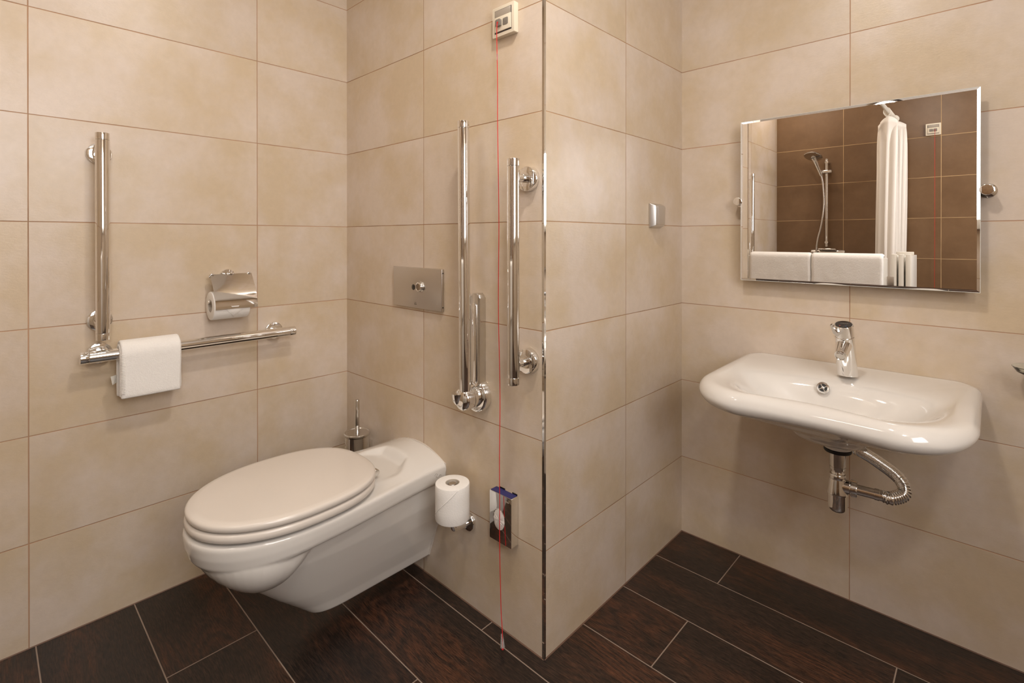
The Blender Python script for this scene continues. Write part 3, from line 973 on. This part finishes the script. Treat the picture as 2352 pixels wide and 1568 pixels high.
# ------------------------------------------------------------------ light switch
t = thing('light_switch', 'silver grey light switch on the alcove wall', 'light switch', (XE, 0.618, 1.226))
f = frame((XE, 0.6165, 1.2262), (1, 0, 0), (0, 1, 0))
bm = B()
rows = []
for w_, h_, d_ in ((0.080, 0.086, 0.0006), (0.081, 0.087, 0.004), (0.078, 0.083, 0.008), (0.066, 0.072, 0.0225), (0.065, 0.071, 0.023), (0.060, 0.066, 0.023)):
    rows.append([f @ Vector((x, y, d_)) for x, y in rrect(w_, h_, 0.002)])
loft(bm, rows); fr = obj('frame', bm, M['white_sw'] if 'white_sw' in M else M['alu'], t)
bm = B()
rows = []
for w_, h_, d_ in ((0.058, 0.063, 0.0225), (0.058, 0.063, 0.027), (0.057, 0.062, 0.028), (0.05, 0.055, 0.0283)):
    rows.append([f @ Vector((x, y, d_ + y * 0.03)) for x, y in rrect(w_, h_, 0.002)])
loft(bm, rows); obj('rocker', bm, M['alu'], t)

# ------------------------------------------------------------------ mirror
MX0, MX1, MZ0, MZ1, MY = 1.3085, 1.9265, 1.000, 1.5515, 0.789
t = thing('tilting_mirror', 'rectangular mirror with ground glass edges above the washbasin', 'mirror', ((MX0 + MX1) / 2, YD, 1.2755))
bm = B()
def mrect(ins, y):
    return [(MX0 + ins, y, MZ0 + ins), (MX1 - ins, y, MZ0 + ins), (MX1 - ins, y, MZ1 - ins), (MX0 + ins, y, MZ1 - ins)]
loft(bm, [mrect(0.0, MY + 0.0055), mrect(0.0, MY + 0.0015), mrect(0.0066, MY), mrect(0.0070, MY)], False, True)
mg = obj('mirror_glass', bm, M['mirror'], t, 1)
bm = B(); box(bm, (MX0 + 0.001, MY + 0.0056, MZ0 + 0.001), (MX1 - 0.001, MY + 0.0095, MZ1 - 0.001)); obj('backing', bm, M['mirror_back'], t)
M['edge'] = simple('glass_edge', srgb(226, 228, 222), 0.15, coat=0.5, var=0.03)
bm = B()
e = 0.0009
loft(bm, [[(MX0 - e, y, MZ0 - e), (MX1 + e, y, MZ0 - e), (MX1 + e, y, MZ1 + e), (MX0 - e, y, MZ1 + e)] for y in (MY + 0.0010, MY + 0.0056)] +
         [[(MX0, y, MZ0), (MX1, y, MZ0), (MX1, y, MZ1), (MX0, y, MZ1)] for y in (MY + 0.0056, MY + 0.0010)], False, False, loop=True)
obj('glass_edge', bm, M['edge'], t, 1)
for s, kx in ((-1, 1.2965), (1, 1.9395)):
    kz = 1.2755
    bm = B()
    lathe(bm, [(0, 0.0006), (0.019, 0.0006), (0.019, 0.004), (0.0165, 0.006), (0.009, 0.007), (0.0085, 0.030), (0, 0.030)], frame((kx + s * 0.002, YD, kz), (0, -1, 0)), 36)
    br = obj('bracket', bm, M['chrome'], t)
    bm = B(); lathe(bm, rnd_cyl(0.0145, 0.028, 0.052, 0.0015), frame((kx, YD, kz), (0, -1, 0)), 40); obj('knob', bm, M['chrome'], br)
    bm = B(); cyl(bm, (kx, YD - 0.036, kz - 0.006), (kx - s * 0.022, YD - 0.036, kz - 0.006), 0.0045, 0.001, 16); obj('pivot_pin', bm, M['dark'] if s > 0 else M['chrome'], br)

# ------------------------------------------------------------------ washbasin
WX = 1.6240
t = thing('washbasin', 'wide white wall-hung washbasin below the mirror', 'washbasin', (WX, YD, 0.70))
bm = B()
NP = 128
YC = 0.56       # polar centre of the outlines
def outer_pt(a):
    """rounded outline: straight back on the wall, rounded front corners, slightly bowed front"""
    c, s = math.cos(a), math.sin(a)
    # superellipse for front, harder at the back
    return c, s
def poly_outline(n, w, yb, yf, rb, rf, bow):
    """sampled closed outline starting at angle 0 going counter-clockwise (x right, y back)"""
    pts = []
    def arc(cx, cy, r, a0, a1, k):
        for i in range(k):
            a = math.radians(a0 + (a1 - a0) * i / (k - 1))
            pts.append(Vector((cx + r * math.cos(a), cy + r * math.sin(a))))
    arc(w - rb, yb - rb, rb, 0, 90, 8)
    arc(-w + rb, yb - rb, rb, 90, 180, 8)
    for i in range(1, 10):
        u = i / 10
        pts.append(Vector((-w - 0.000 * math.sin(PI * u), yb - rb + (yf + rf - (yb - rb)) * u)))
    arc(-w + rf, yf + rf, rf, 180, 262, 14)
    x0 = pts[-1].x
    y0 = pts[-1].y
    for i in range(1, 24):
        u = i / 24
        pts.append(Vector((x0 + (-2 * x0) * u, y0 - bow * math.sin(PI * u) ** 1.3)))
    arc(w - rf, yf + rf, rf, 278, 360, 14)
    for i in range(1, 10):
        u = i / 10
        pts.append(Vector((w, yf + rf + (yb - rb - yf - rf) * u)))
    # resample evenly
    L = [0.0]
    for i in range(len(pts)):
        L.append(L[-1] + (pts[(i + 1) % len(pts)] - pts[i]).length)
    out = []
    for k in range(n):
        d = L[-1] * k / n
        for i in range(len(pts)):
            if L[i] <= d <= L[i + 1]:
                u = (d - L[i]) / max(1e-9, L[i + 1] - L[i])
                out.append(pts[i].lerp(pts[(i + 1) % len(pts)], u))
                break
    return out
OUT = poly_outline(NP, 0.3090, YD - 0.0005, 0.302, 0.03, 0.150, -0.014)
def angles(pts, cy):
    return [math.atan2(p.y - cy, p.x) for p in pts]
AO = angles(OUT, YC)
def bowl_pt(a, wx, yb, yf, nx=2.6):
    c, s = math.cos(a), math.sin(a)
    h = (yb - YC) if s > 0 else (YC - yf)
    d = (abs(c / wx) ** nx + abs(s / h) ** nx) ** (-1 / nx)
    return Vector((c * d, YC + s * d))
def ring_o(ins, z, backz=None):
    """outer outline moved inwards by ins, except along the wall"""
    r = []
    for p, a in zip(OUT, AO):
        cen = Vector((0, YC))
        v = p - cen
        l = v.length
        q = cen + v * ((l - ins) / l)
        if p.y > YD - 0.012 and ins < 0.2:
            q.y = p.y
        zz = z(q) if callable(z) else z
        r.append((WX + q.x, q.y, zz))
    return r
def ring_b(wx, yb, yf, z, nx=2.6, mixo=0.0, ins=0.0):
    r = []
    for p, a in zip(OUT, AO):
        q = bowl_pt(a, wx, yb, yf, nx)
        if mixo:
            v = p - Vector((0, YC)); l = v.length
            po = Vector((0, YC)) + v * ((l - ins) / l)
            q = q.lerp(po, mixo)
        r.append((WX + q.x, q.y, z(q) if callable(z) else z))
    return r
def ztopb(q):
    # rim is a little lower towards the front and in the middle of the long sides
    return 0.744 - 0.006 * sstep((0.60 - q.y) / 0.30)
rows = []
# drain boss
for r_, z_ in ((0.028, 0.5585), (0.034, 0.5595), (0.036, 0.5625), (0.037, 0.571), (0.042, 0.5765)):
    rows.append([(1.6365 + r_ * math.cos(a), 0.60 + r_ * math.sin(a), z_) for a in AO])
# belly of the basin
rows.append(ring_b(0.062, 0.665, 0.535, 0.578, 2.2))
rows.append(ring_b(0.084, 0.690, 0.503, 0.590, 2.2))
rows.append(ring_b(0.093, 0.705, 0.487, 0.604, 2.2))
rows.append(ring_b(0.104, 0.720, 0.472, 0.620, 2.2))
def thk(thin, thick):
    # the roll is slim along the sides and heavier towards the front
    return lambda q: thin + (thick - thin) * sstep((0.46 - q.y) / 0.13)
def thkt(thin, thick):
    return lambda q: ztopb(q) - (thin + (thick - thin) * sstep((0.46 - q.y) / 0.13))
rows.append(ring_b(0.150, 0.775, 0.432, 0.633, 2.3))
rows.append(ring_b(0.200, 0.834, 0.396, 0.646, 2.4))
rows.append(ring_b(0.240, 0.838, 0.362, thk(0.668, 0.658), 2.4, 0.35, 0.065))
rows.append(ring_o(0.038, thk(0.686, 0.673)))
rows.append(ring_o(0.018, thk(0.696, 0.680)))
rows.append(ring_o(0.006, thk(0.706, 0.690)))
rows.append(ring_o(0.0, thk(0.716, 0.703)))
rows.append(ring_o(0.002, thkt(0.017, 0.026)))
rows.append(ring_o(0.008, thkt(0.008, 0.013)))
rows.append(ring_o(0.019, thkt(0.002, 0.004)))
rows.append(ring_o(0.035, ztopb))
# inner slope
rows.append(ring_o(0.046, lambda q: ztopb(q) - 0.0015))
rows.append(ring_b(0.262, 0.770, 0.362, lambda q: ztopb(q) - 0.006, 2.9, 0.30, 0.054))
rows.append(ring_b(0.250, 0.700, 0.372, lambda q: ztopb(q) - 0.013, 2.6, 0.10, 0.060))
rows.append(ring_b(0.240, 0.672, 0.378, lambda q: ztopb(q) - 0.022, 2.4))
rows.append(ring_b(0.224, 0.656, 0.386, 0.704, 2.3))
rows.append(ring_b(0.200, 0.646, 0.400, 0.676, 2.2))
rows.append(ring_b(0.160, 0.636, 0.425, 0.648, 2.2))
rows.append(ring_b(0.110, 0.626, 0.460, 0.630, 2.2))
rows.append(ring_b(0.060, 0.616, 0.510, 0.616, 2.1))
rows.append(ring_b(0.024, 0.584, 0.536, 0.612, 2.0))
loft(bm, rows)
ob = obj('basin_bowl', bm, M['porcelain'], t, 180)
ss = ob.modifiers.new('subsurf', 'SUBSURF'); ss.levels = 1; ss.render_levels = 1
# overflow grille
of = Vector((1.5905, 0.6465, 0.7075))
n_ = Vector((0.10, -0.90, 0.42)).normalized()
f = frame(of, n_)
bm = B(); lathe(bm, [(0.0115, 0.0), (0.0165, 0.0), (0.0165, 0.0016), (0.0155, 0.0026), (0.0115, 0.0022)], f, 40, loop=True); ov = obj('overflow_ring', bm, M['chrome2'], t)
bm = B(); lathe(bm, [(0, -0.001), (0.0118, -0.001), (0.0118, 0.0006), (0, 0.0006)], f, 32); obj('overflow_hole', bm, M['dark'], ov)
bm = B()
lathe(bm, [(0, 0), (0.0040, 0), (0.0040, 0.002), (0.0025, 0.0028), (0, 0.0026)], f, 24)
for k in range(4):
    a = PI / 2 * k + 0.5
    m2 = f @ Matrix.Rotation(a, 4, 'Z')
    prism(bm, [(0.003, -0.0013), (0.012, -0.0016), (0.012, 0.0016), (0.003, 0.0013)], 0.0003, 0.0019, m2)
obj('overflow_grille', bm, M['chrome2'], ov)

# ------------------------------------------------------------------ faucet
FB = Vector((1.638, 0.722, 0.7395))
ax = Vector((0.0, -0.34, 1.0)).normalized()
t = thing('faucet', 'chrome single-lever faucet standing on the washbasin rim', 'faucet', FB)
f = frame(FB, ax, (1, 0, 0))
bm = B()
Lb = 0.128
rows = []
for h, r in ((0.0, 0.0270), (0.004, 0.0272), (0.010, 0.0268), (0.05, 0.0258), (0.10, 0.0249), (Lb, 0.0245), (Lb + 0.001, 0.0235)):
    ring = []
    for k in range(48):
        a = 2 * PI * k / 48
        p = f @ Vector((r * math.cos(a), r * math.sin(a), h))
        if h < 0.005:                     # level foot on the porcelain
            p = Vector((p.x, p.y, FB.z + h))
        ring.append(p)
    rows.append(ring)
loft(bm, rows)
obj('body', bm, M['chrome'], t)
bm = B()
lathe(bm, [(0, Lb + 0.001), (0.0225, Lb + 0.001), (0.0225, Lb + 0.0025), (0.0245, Lb + 0.003), (0.0240, Lb + 0.036), (0.0228, Lb + 0.0375), (0, Lb + 0.0378)], f, 48)
hd = obj('lever_head', bm, M['chrome'], t)
bm = B(); lathe(bm, [(0, Lb + 0.0379), (0.0212, Lb + 0.0377), (0.0208, Lb + 0.0386), (0, Lb + 0.0390)], f, 40); cp = obj('top_disc', bm, M['dkglass'], hd)
bm = B()
for k, dx in enumerate((-0.009, -0.004, 0.001, 0.006)):
    box_pts = [(dx, 0.0035), (dx + 0.004, 0.0035), (dx + 0.004, 0.0050), (dx, 0.0050)]
    prism(bm, [(q[0], -q[1] if False else q[1]) for q in box_pts], Lb + 0.0386, Lb + 0.0392, f)
obj('top_mark', bm, M['grey_pl'], cp)
yv = f.to_3x3() @ Vector((0, 1, 0))
sgn = -1 if yv.y > 0 else 1      # direction in the disc plane pointing away from the wall
bm = B(); lathe(bm, [(0, 0), (0.0016, 0), (0.0012, 0.0008), (0, 0.0009)], f @ Matrix.Translation((-0.0075, sgn * 0.012, Lb + 0.0384)), 14); obj('hot_dot', bm, M['redpl'], cp)
bm = B(); lathe(bm, [(0, 0), (0.0016, 0), (0.0012, 0.0008), (0, 0.0009)], f @ Matrix.Translation((0.0075, sgn * 0.012, Lb + 0.0384)), 14); obj('cold_dot', bm, M['bluepl'], cp)
# V-shaped lever lip at the front of the head
bm = B()
def Pf(x, y, h):
    return f @ Vector((x, sgn * y, h))
lev = [(-0.030, 0.018, 0.0405), (-0.022, 0.026, 0.020), (-0.010, 0.0285, 0.012), (-0.006, 0.0275, 0.018), (0.006, 0.0230, 0.0345), (0.004, 0.0215, 0.0375), (-0.008, 0.0245, 0.0245), (-0.012, 0.0250, 0.0225), (-0.018, 0.0215, 0.0300), (-0.0255, 0.0155, 0.0425)]
rows = [[Pf(x, y + off, Lb + h) for x, y, h in lev] for off in (-0.006, 0.004)]
loft(bm, rows)
obj('lever', bm, M['chrome'], hd)
# spout
s0 = FB + ax * 0.108
dirs = (Vector((0, -1, 0)) - Vector((0, 0, 0.50))).normalized()
bm = B()
pth = [s0 + dirs * 0.004, s0 + dirs * 0.02, s0 + dirs * 0.042, s0 + dirs * 0.061, s0 + dirs * 0.065]
rad = (0.0205, 0.0195, 0.0175, 0.0160, 0.0155)
tube(bm, pth, lambda i: rad[i], 36)
sp = obj('spout', bm, M['chrome'], t)
bm = B(); lathe(bm, [(0, 0), (0.0132, 0), (0.0132, 0.006), (0.0115, 0.007), (0.0108, 0.004), (0, 0.004)], frame(s0 + dirs * 0.065, dirs), 32); obj('aerator', bm, M['chrome2'], sp)

# ------------------------------------------------------------------ trap and waste hose
TY = 0.600
WX = 1.6365
t = thing('bottle_trap', 'chrome bottle trap with ribbed hose under the washbasin', 'drain trap', (WX, TY, 0.45))
def zl(name, prof, m, par=None, seg=40):
    bm = B(); lathe(bm, prof, Matrix.Translation((WX, TY, 0)), seg)
    return obj(name, bm, m, par or t)
zl('sealing_ring', [(0, 0.5495), (0.0325, 0.5495), (0.034, 0.553), (0.0335, 0.558), (0, 0.5584)], M['dark'])
zl('tailpipe', [(0, 0.475), (0.0150, 0.475), (0.0150, 0.500), (0.0198, 0.5005), (0.0200, 0.502), (0.0200, 0.508), (0.0192, 0.5085), (0.0192, 0.5105), (0.0205, 0.511), (0.0205, 0.547), (0.0215, 0.5475), (0.0215, 0.5497), (0, 0.5497)], M['chrome2'])
zl('nut', [(0, 0.474), (0.0195, 0.474), (0.0200, 0.4755), (0.0200, 0.486), (0.0192, 0.4875), (0.0165, 0.488), (0.0155, 0.494), (0, 0.494)], M['chrome'])
pr = [(0, 0.381), (0.010, 0.3815)]
for k in range(1, 8):
    a = PI / 2 * k / 8
    pr.append((0.010 + 0.0135 * math.sin(a), 0.3955 - 0.014 * math.cos(a)))
pr += [(0.0237, 0.397), (0.0240, 0.4315), (0.0262, 0.4320), (0.0265, 0.4335), (0.0262, 0.437), (0.0205, 0.474), (0, 0.4742)]
zl('bottle', pr, M['chrome'])
PZ = 0.4555
pd = Vector((1.0, 0.10, 0.0)).normalized()
p0 = Vector((WX, TY, PZ))
bm = B(); lathe(bm, [(0, 0.012), (0.0195, 0.012), (0.0185, 0.030), (0, 0.030)], frame(p0, pd), 32); obj('outlet', bm, M['chrome'], t)
bm = B(); lathe(bm, [(0, 0.028), (0.0185, 0.028), (0.0205, 0.030), (0.0205, 0.044), (0.0195, 0.046), (0, 0.046)], frame(p0, pd), 32)
for k in range(6):
    a = 2 * PI * k / 6
    m2 = frame(p0, pd) @ Matrix.Rotation(a, 4, 'Z')
    prism(bm, [(0.019, -0.004), (0.0225, -0.003), (0.0225, 0.003), (0.019, 0.004)], 0.031, 0.0445, m2, 0.0006, 1)
obj('outlet_nut', bm, M['chrome'], t)
bm = B(); lathe(bm, [(0, 0.044), (0.0140, 0.044), (0.0140, 0.084), (0.0155, 0.0845), (0.0155, 0.095), (0.0145, 0.0955), (0.0145, 0.104), (0, 0.104)], frame(p0, pd), 32); obj('outlet_pipe', bm, M['chrome'], t)
e0 = p0 + pd * 0.102
hp = spline([e0, e0 + pd * 0.018 + Vector((0, 0, -0.001)), (1.7800, 0.634, 0.466), (1.7775, 0.648, 0.487), (1.7570, 0.662, 0.503), (1.7250, 0.684, 0.513), (1.6930, 0.708, 0.519), (1.6700, 0.728, 0.520)], 1100)
# finer ribs on the straight upper run, wide ones round the bend
acc = [0.0]
for i in range(1, len(hp)):
    pitch_ = 0.0056 if i < 560 else 0.0034
    acc.append(acc[-1] + (hp[i] - hp[i - 1]).length / pitch_)
bm = B(); tube(bm, hp, lambda i: 0.0163 + (0.0011 if i < 560 else 0.0008) * math.cos(2 * PI * acc[i]), 24); obj('ribbed_hose', bm, M['chrome'], t, 80)
bm = B()
hd_ = (hp[-1] - hp[-16]).normalized()
lathe(bm, [(0, -0.004), (0.0150, -0.004), (0.0172, -0.002), (0.0172, 0.006), (0.0160, 0.007), (0.0160, 0.009), (0.0178, 0.010), (0.0178, 0.018), (0.016, 0.019), (0.016, 0.024), (0, 0.024)], frame(hp[-1], hd_), 32)
obj('hose_fitting', bm, M['chrome'], t)
q = hp[-1] + hd_ * 0.022
bm = B(); tube(bm, spline([q, q + hd_ * 0.012 + Vector((0, 0.008, 0)), (q.x - 0.012, 0.790, q.z - 0.002), (q.x - 0.012, YD - 0.004, q.z - 0.002)], 30), 0.0135, 24); obj('wall_pipe', bm, M['chrome'], t)
bm = B(); lathe(bm, [(0, 0.0006), (0.030, 0.0006), (0.030, 0.003), (0.020, 0.008), (0, 0.008)], frame((q.x - 0.012, YD, q.z - 0.002), (0, -1, 0)), 36); obj('wall_rosette', bm, M['chrome'], t)

# ------------------------------------------------------------------ soap dish at the picture's edge
t = thing('soap_dish', 'clear glass soap dish in a chrome bracket beside the washbasin', 'soap dish', (2.050, YD, 0.79))
SCX, SCY, SZ = 2.040, 0.775, 0.806
bm = B(); lathe(bm, [(0, 0.0006), (0.024, 0.0006), (0.024, 0.008), (0.022, 0.011), (0, 0.012)], frame((SCX, YD, 0.792), (0, -1, 0)), 36); obj('flange', bm, M['chrome'], t)
bm = B(); cyl(bm, (SCX, YD - 0.010, 0.792), (SCX, SCY, 0.792), 0.008); obj('arm', bm, M['chrome'], t)
bm = B(); lathe(bm, [(0.017, -0.012), (0.021, -0.012), (0.021, -0.002), (0.017, -0.002)], Matrix.Translation((SCX, SCY, 0.797)), 36, loop=True); obj('holder_ring', bm, M['chrome'], t)
bm = B()
lathe(bm, [(0, 0.788), (0.016, 0.789), (0.019, 0.792), (0.024, 0.796), (0.045, 0.806), (0.0535, 0.8185), (0.0545, 0.8195), (0.0535, 0.8205), (0.0515, 0.8190), (0.043, 0.809), (0.022, 0.7995), (0, 0.798)], Matrix.Translation((SCX, SCY, 0)), 56)
obj('glass_dish', bm, M['glass'], t)

# ------------------------------------------------------------------ shower corner (seen in the mirror)
RX, RY = 0.965, YB + 0.055
t = thing('shower_rail', 'chrome shower slide rail on the brown tiled wall', 'shower rail', (RX, YB, 1.08))
bm = B(); cyl(bm, (RX, RY, 1.075), (RX, RY, 1.792), 0.0105, 0.002, 28); obj('rail', bm, M['chrome'], t)
for zz in (1.11, 1.765):
    bm = B(); cyl(bm, (RX, YB + 0.0006, zz), (RX, RY + 0.012, zz), 0.013, 0.002, 24); obj('bracket', bm, M['chrome'], t)
bm = B(); box(bm, (RX - 0.050, RY - 0.014, 1.672), (RX + 0.040, RY + 0.030, 1.700), 0.008, 3); obj('slider', bm, M['chrome'], t)
t = thing('hand_shower', 'chrome hand shower with hose on the slide rail', 'shower head', (RX - 0.05, RY + 0.03, 1.68))
h0, h1 = Vector((RX - 0.030, RY + 0.040, 1.655)), Vector((RX - 0.072, RY + 0.100, 1.800))
bm = B(); pth = spline([h0, h0.lerp(h1, 0.4), h0.lerp(h1, 0.8), h1], 20); tube(bm, pth, lambda i: 0.012 + 0.010 * (i / 20) ** 2, 20); obj('handle', bm, M['chrome'], t)
hn = Vector((-0.15, 0.45, -1)).normalized()
bm = B(); lathe(bm, [(0, -0.030), (0.022, -0.028), (0.050, -0.014), (0.066, 0.0), (0.068, 0.006), (0.064, 0.010), (0, 0.011)], frame(h1 + Vector((0, 0.01, 0.012)), hn), 44); obj('spray_head', bm, M['chrome2'], t)
bm = B(); tube(bm, spline([h0, (RX - 0.020, RY + 0.030, 1.58), (RX - 0.012, RY + 0.035, 1.42), (RX - 0.030, RY + 0.040, 1.25), (RX - 0.060, RY + 0.040, 1.10), (RX - 0.065, RY + 0.035, 0.90), (RX - 0.02, RY + 0.03, 0.82), (RX + 0.010, RY + 0.02, 0.95), (RX + 0.010, RY + 0.01, 1.005)], 90), 0.0070, 14); obj('hose', bm, M['chrome2'], t)
t = thing('shower_mixer', 'chrome shower mixer below the slide rail', 'shower mixer', (RX + 0.012, YB, 1.03))
bm = B(); cyl(bm, (RX - 0.11, RY, 1.028), (RX + 0.13, RY, 1.028), 0.022, 0.004, 32); obj('body', bm, M['chrome'], t)
for s in (-1, 1):
    bm = B(); cyl(bm, (RX + 0.012 + s * 0.075, YB + 0.0006, 1.028), (RX + 0.012 + s * 0.075, RY, 1.028), 0.020, 0.002, 28); obj('wall_inlet', bm, M['chrome'], t)
bm = B(); box(bm, (RX - 0.05, RY - 0.01, 1.045), (RX + 0.075, RY + 0.06, 1.062), 0.006, 3); obj('lever', bm, M['chrome'], t)

call_box('cream emergency call box on the brown tiled wall seen in the mirror', (1.634, YB, 1.9425), (0, 1, 0), (-1, 0, 0), -1)
o = pull_cord('red emergency cord against the brown tiled wall in the mirror', [(1.6465, YB + 0.029, 1.9355), (1.645, YB + 0.033, 1.92), (1.6440, YB + 0.033, 1.80), (1.6445, YB + 0.032, 1.20), (1.643, YB + 0.032, 0.60), (1.644, YB + 0.033, 0.12)], None)
bm = B(); lathe(bm, [(0, 0), (0.0065, 0.001), (0.003, 0.034), (0, 0.035)], Matrix.Translation((1.644, YB + 0.033, 0.090)), 16); obj('end_cone', bm, M['clear'], o)

# curtain rod, L-shaped round the shower
RZ, RDX, RDY = 2.055, 1.405, -1.29
t = thing('shower_curtain_rod', 'white L-shaped shower curtain rod', 'curtain rod', (RDX, YB, RZ))
bm = B()
cor = [Vector((RDX - 0.12 + 0.12 * math.cos(a), RDY - 0.12 + 0.12 * math.sin(a), RZ)) for a in [PI / 2 * k / 10 for k in range(11)]]
tube(bm, [Vector((RDX, YB + 0.004, RZ)), Vector((RDX, -1.8, RZ))] + cor + [Vector((1.0, RDY, RZ)), Vector((XN + 0.004, RDY, RZ))], 0.0125, 20)
obj('rod', bm, M['white_pl'], t)
for p, n in (((RDX, YB, RZ), (0, 1, 0)), ((XN, RDY, RZ), (1, 0, 0))):
    bm = B(); lathe(bm, rnd_cyl(0.030, 0.0006, 0.012, 0.003), frame(p, n), 32); obj('rosette', bm, M['white_pl'], t)
# gathered curtain
t = thing('shower_curtain', 'white shower curtain gathered in a bundle of folds', 'shower curtain', (RDX, -1.9, 0.1))
bm = B()
rows = []
NZ, NU = 46, 150
ZT, ZB_ = 2.000, 0.10
for i in range(NZ + 1):
    v = i / NZ
    z = ZT - (ZT - ZB_) * v
    ring = []
    amp = 0.082 + 0.008 * sstep(v / 0.1) - 0.008 * v
    for k in range(NU + 1):
        u = k / NU
        y = -2.06 + 0.27 * u
        ph = 2 * PI * 6.5 * u + 0.9 * math.sin(3 * u * PI)
        x = RDX + amp * (0.78 + 0.22 * math.sin(5 * u + 1)) * math.sin(ph) + 0.008 * math.sin(9 * u + 4 * v)
        y += 0.020 * math.sin(2 * ph) * sstep(v / 0.1)
        zz = z + (0.018 * math.cos(ph * 2) - 0.01) * (1 - sstep(v / 0.05))
        ring.append((x - 0.008 * v, y, zz))
    rows.append(ring)
loft(bm, rows, False, False, closed=False)
cu = obj('fabric', bm, M['curtain'], t, 80)
so = cu.modifiers.new('solid', 'SOLIDIFY'); so.thickness = 0.0012
bm = B()
for k in range(9):
    y = -2.05 + 0.03 * k
    f = frame((RDX, y, RZ - 0.012), (0.15, 1, 0.1))
    vr = []
    for q in range(24):
        a = 2 * PI * q / 24
        c = f @ Vector((0.030 * math.cos(a), 0.021 * math.sin(a), 0))
        rad_ = (c - f.translation).normalized()
        ax2 = f.to_3x3() @ Vector((0, 0, 1))
        vr.append([c + rad_ * 0.0016 * math.cos(2 * PI * j / 6) + ax2 * 0.0016 * math.sin(2 * PI * j / 6) for j in range(6)])
    loft(bm, vr, False, False, loop=True)
obj('hook_rings', bm, M['white_pl'], t)

# half-height folding screen and the two bath towels on it
PYS = -1.25
t = thing('shower_screen', 'white half-height folding shower screen under two towels', 'shower screen', (XN, PYS, 0.1))
bm = B(); box(bm, (XN + 0.03, PYS - 0.010, 0.12), (1.478, PYS + 0.010, 1.022), 0.003); obj('panel', bm, M['screen'], t)
bm = B(); box(bm, (XN + 0.0006, PYS - 0.018, 0.0), (XN + 0.03, PYS + 0.018, 1.03), 0.003); obj('wall_profile', bm, M['white_pl'], t)
for k, x in enumerate((1.510, 1.545, 1.580)):
    bm = B(); box(bm, (x - 0.008, PYS - 0.38, 0.12), (x + 0.008, PYS - 0.03, 1.035), 0.003); pn = obj('folded_panel', bm, M['screen'], t)
    bm = B(); box(bm, (x - 0.013, PYS - 0.035, 0.08), (x + 0.013, PYS + 0.006, 1.046), 0.003); obj('edge_profile', bm, M['white_pl'], pn)
for k in range(2):
    bm = B(); box(bm, (1.476, PYS - 0.014, 0.25 + 0.6 * k), (1.512, PYS + 0.014, 0.31 + 0.6 * k), 0.004); obj('hinge', bm, M['alu'], t)
bm = B(); box(bm, (1.500, PYS - 0.20, 1.036), (1.590, PYS - 0.185, 1.058), 0.003); obj('top_clip', bm, M['white_pl'], t)
for k, (x0, L_) in enumerate(((0.672, 0.390), (1.066, 0.394))):
    bm = B()
    drape(bm, (1, 0, 0), (0, 1, 0), (x0, PYS, 1.012), L_, 0.026, 0.34, 0.32, 0.020, 40, 0.0022, 3.0 * k + 1, 0.0)
    o = obj('bath_towel', bm, M['terry'], None, 60)
    tag(o, ['white bath towel on the screen next to the shower side wall', 'white bath towel on the screen nearer to the gathered curtain'][k], 'towel', 'bath towels on the shower screen')
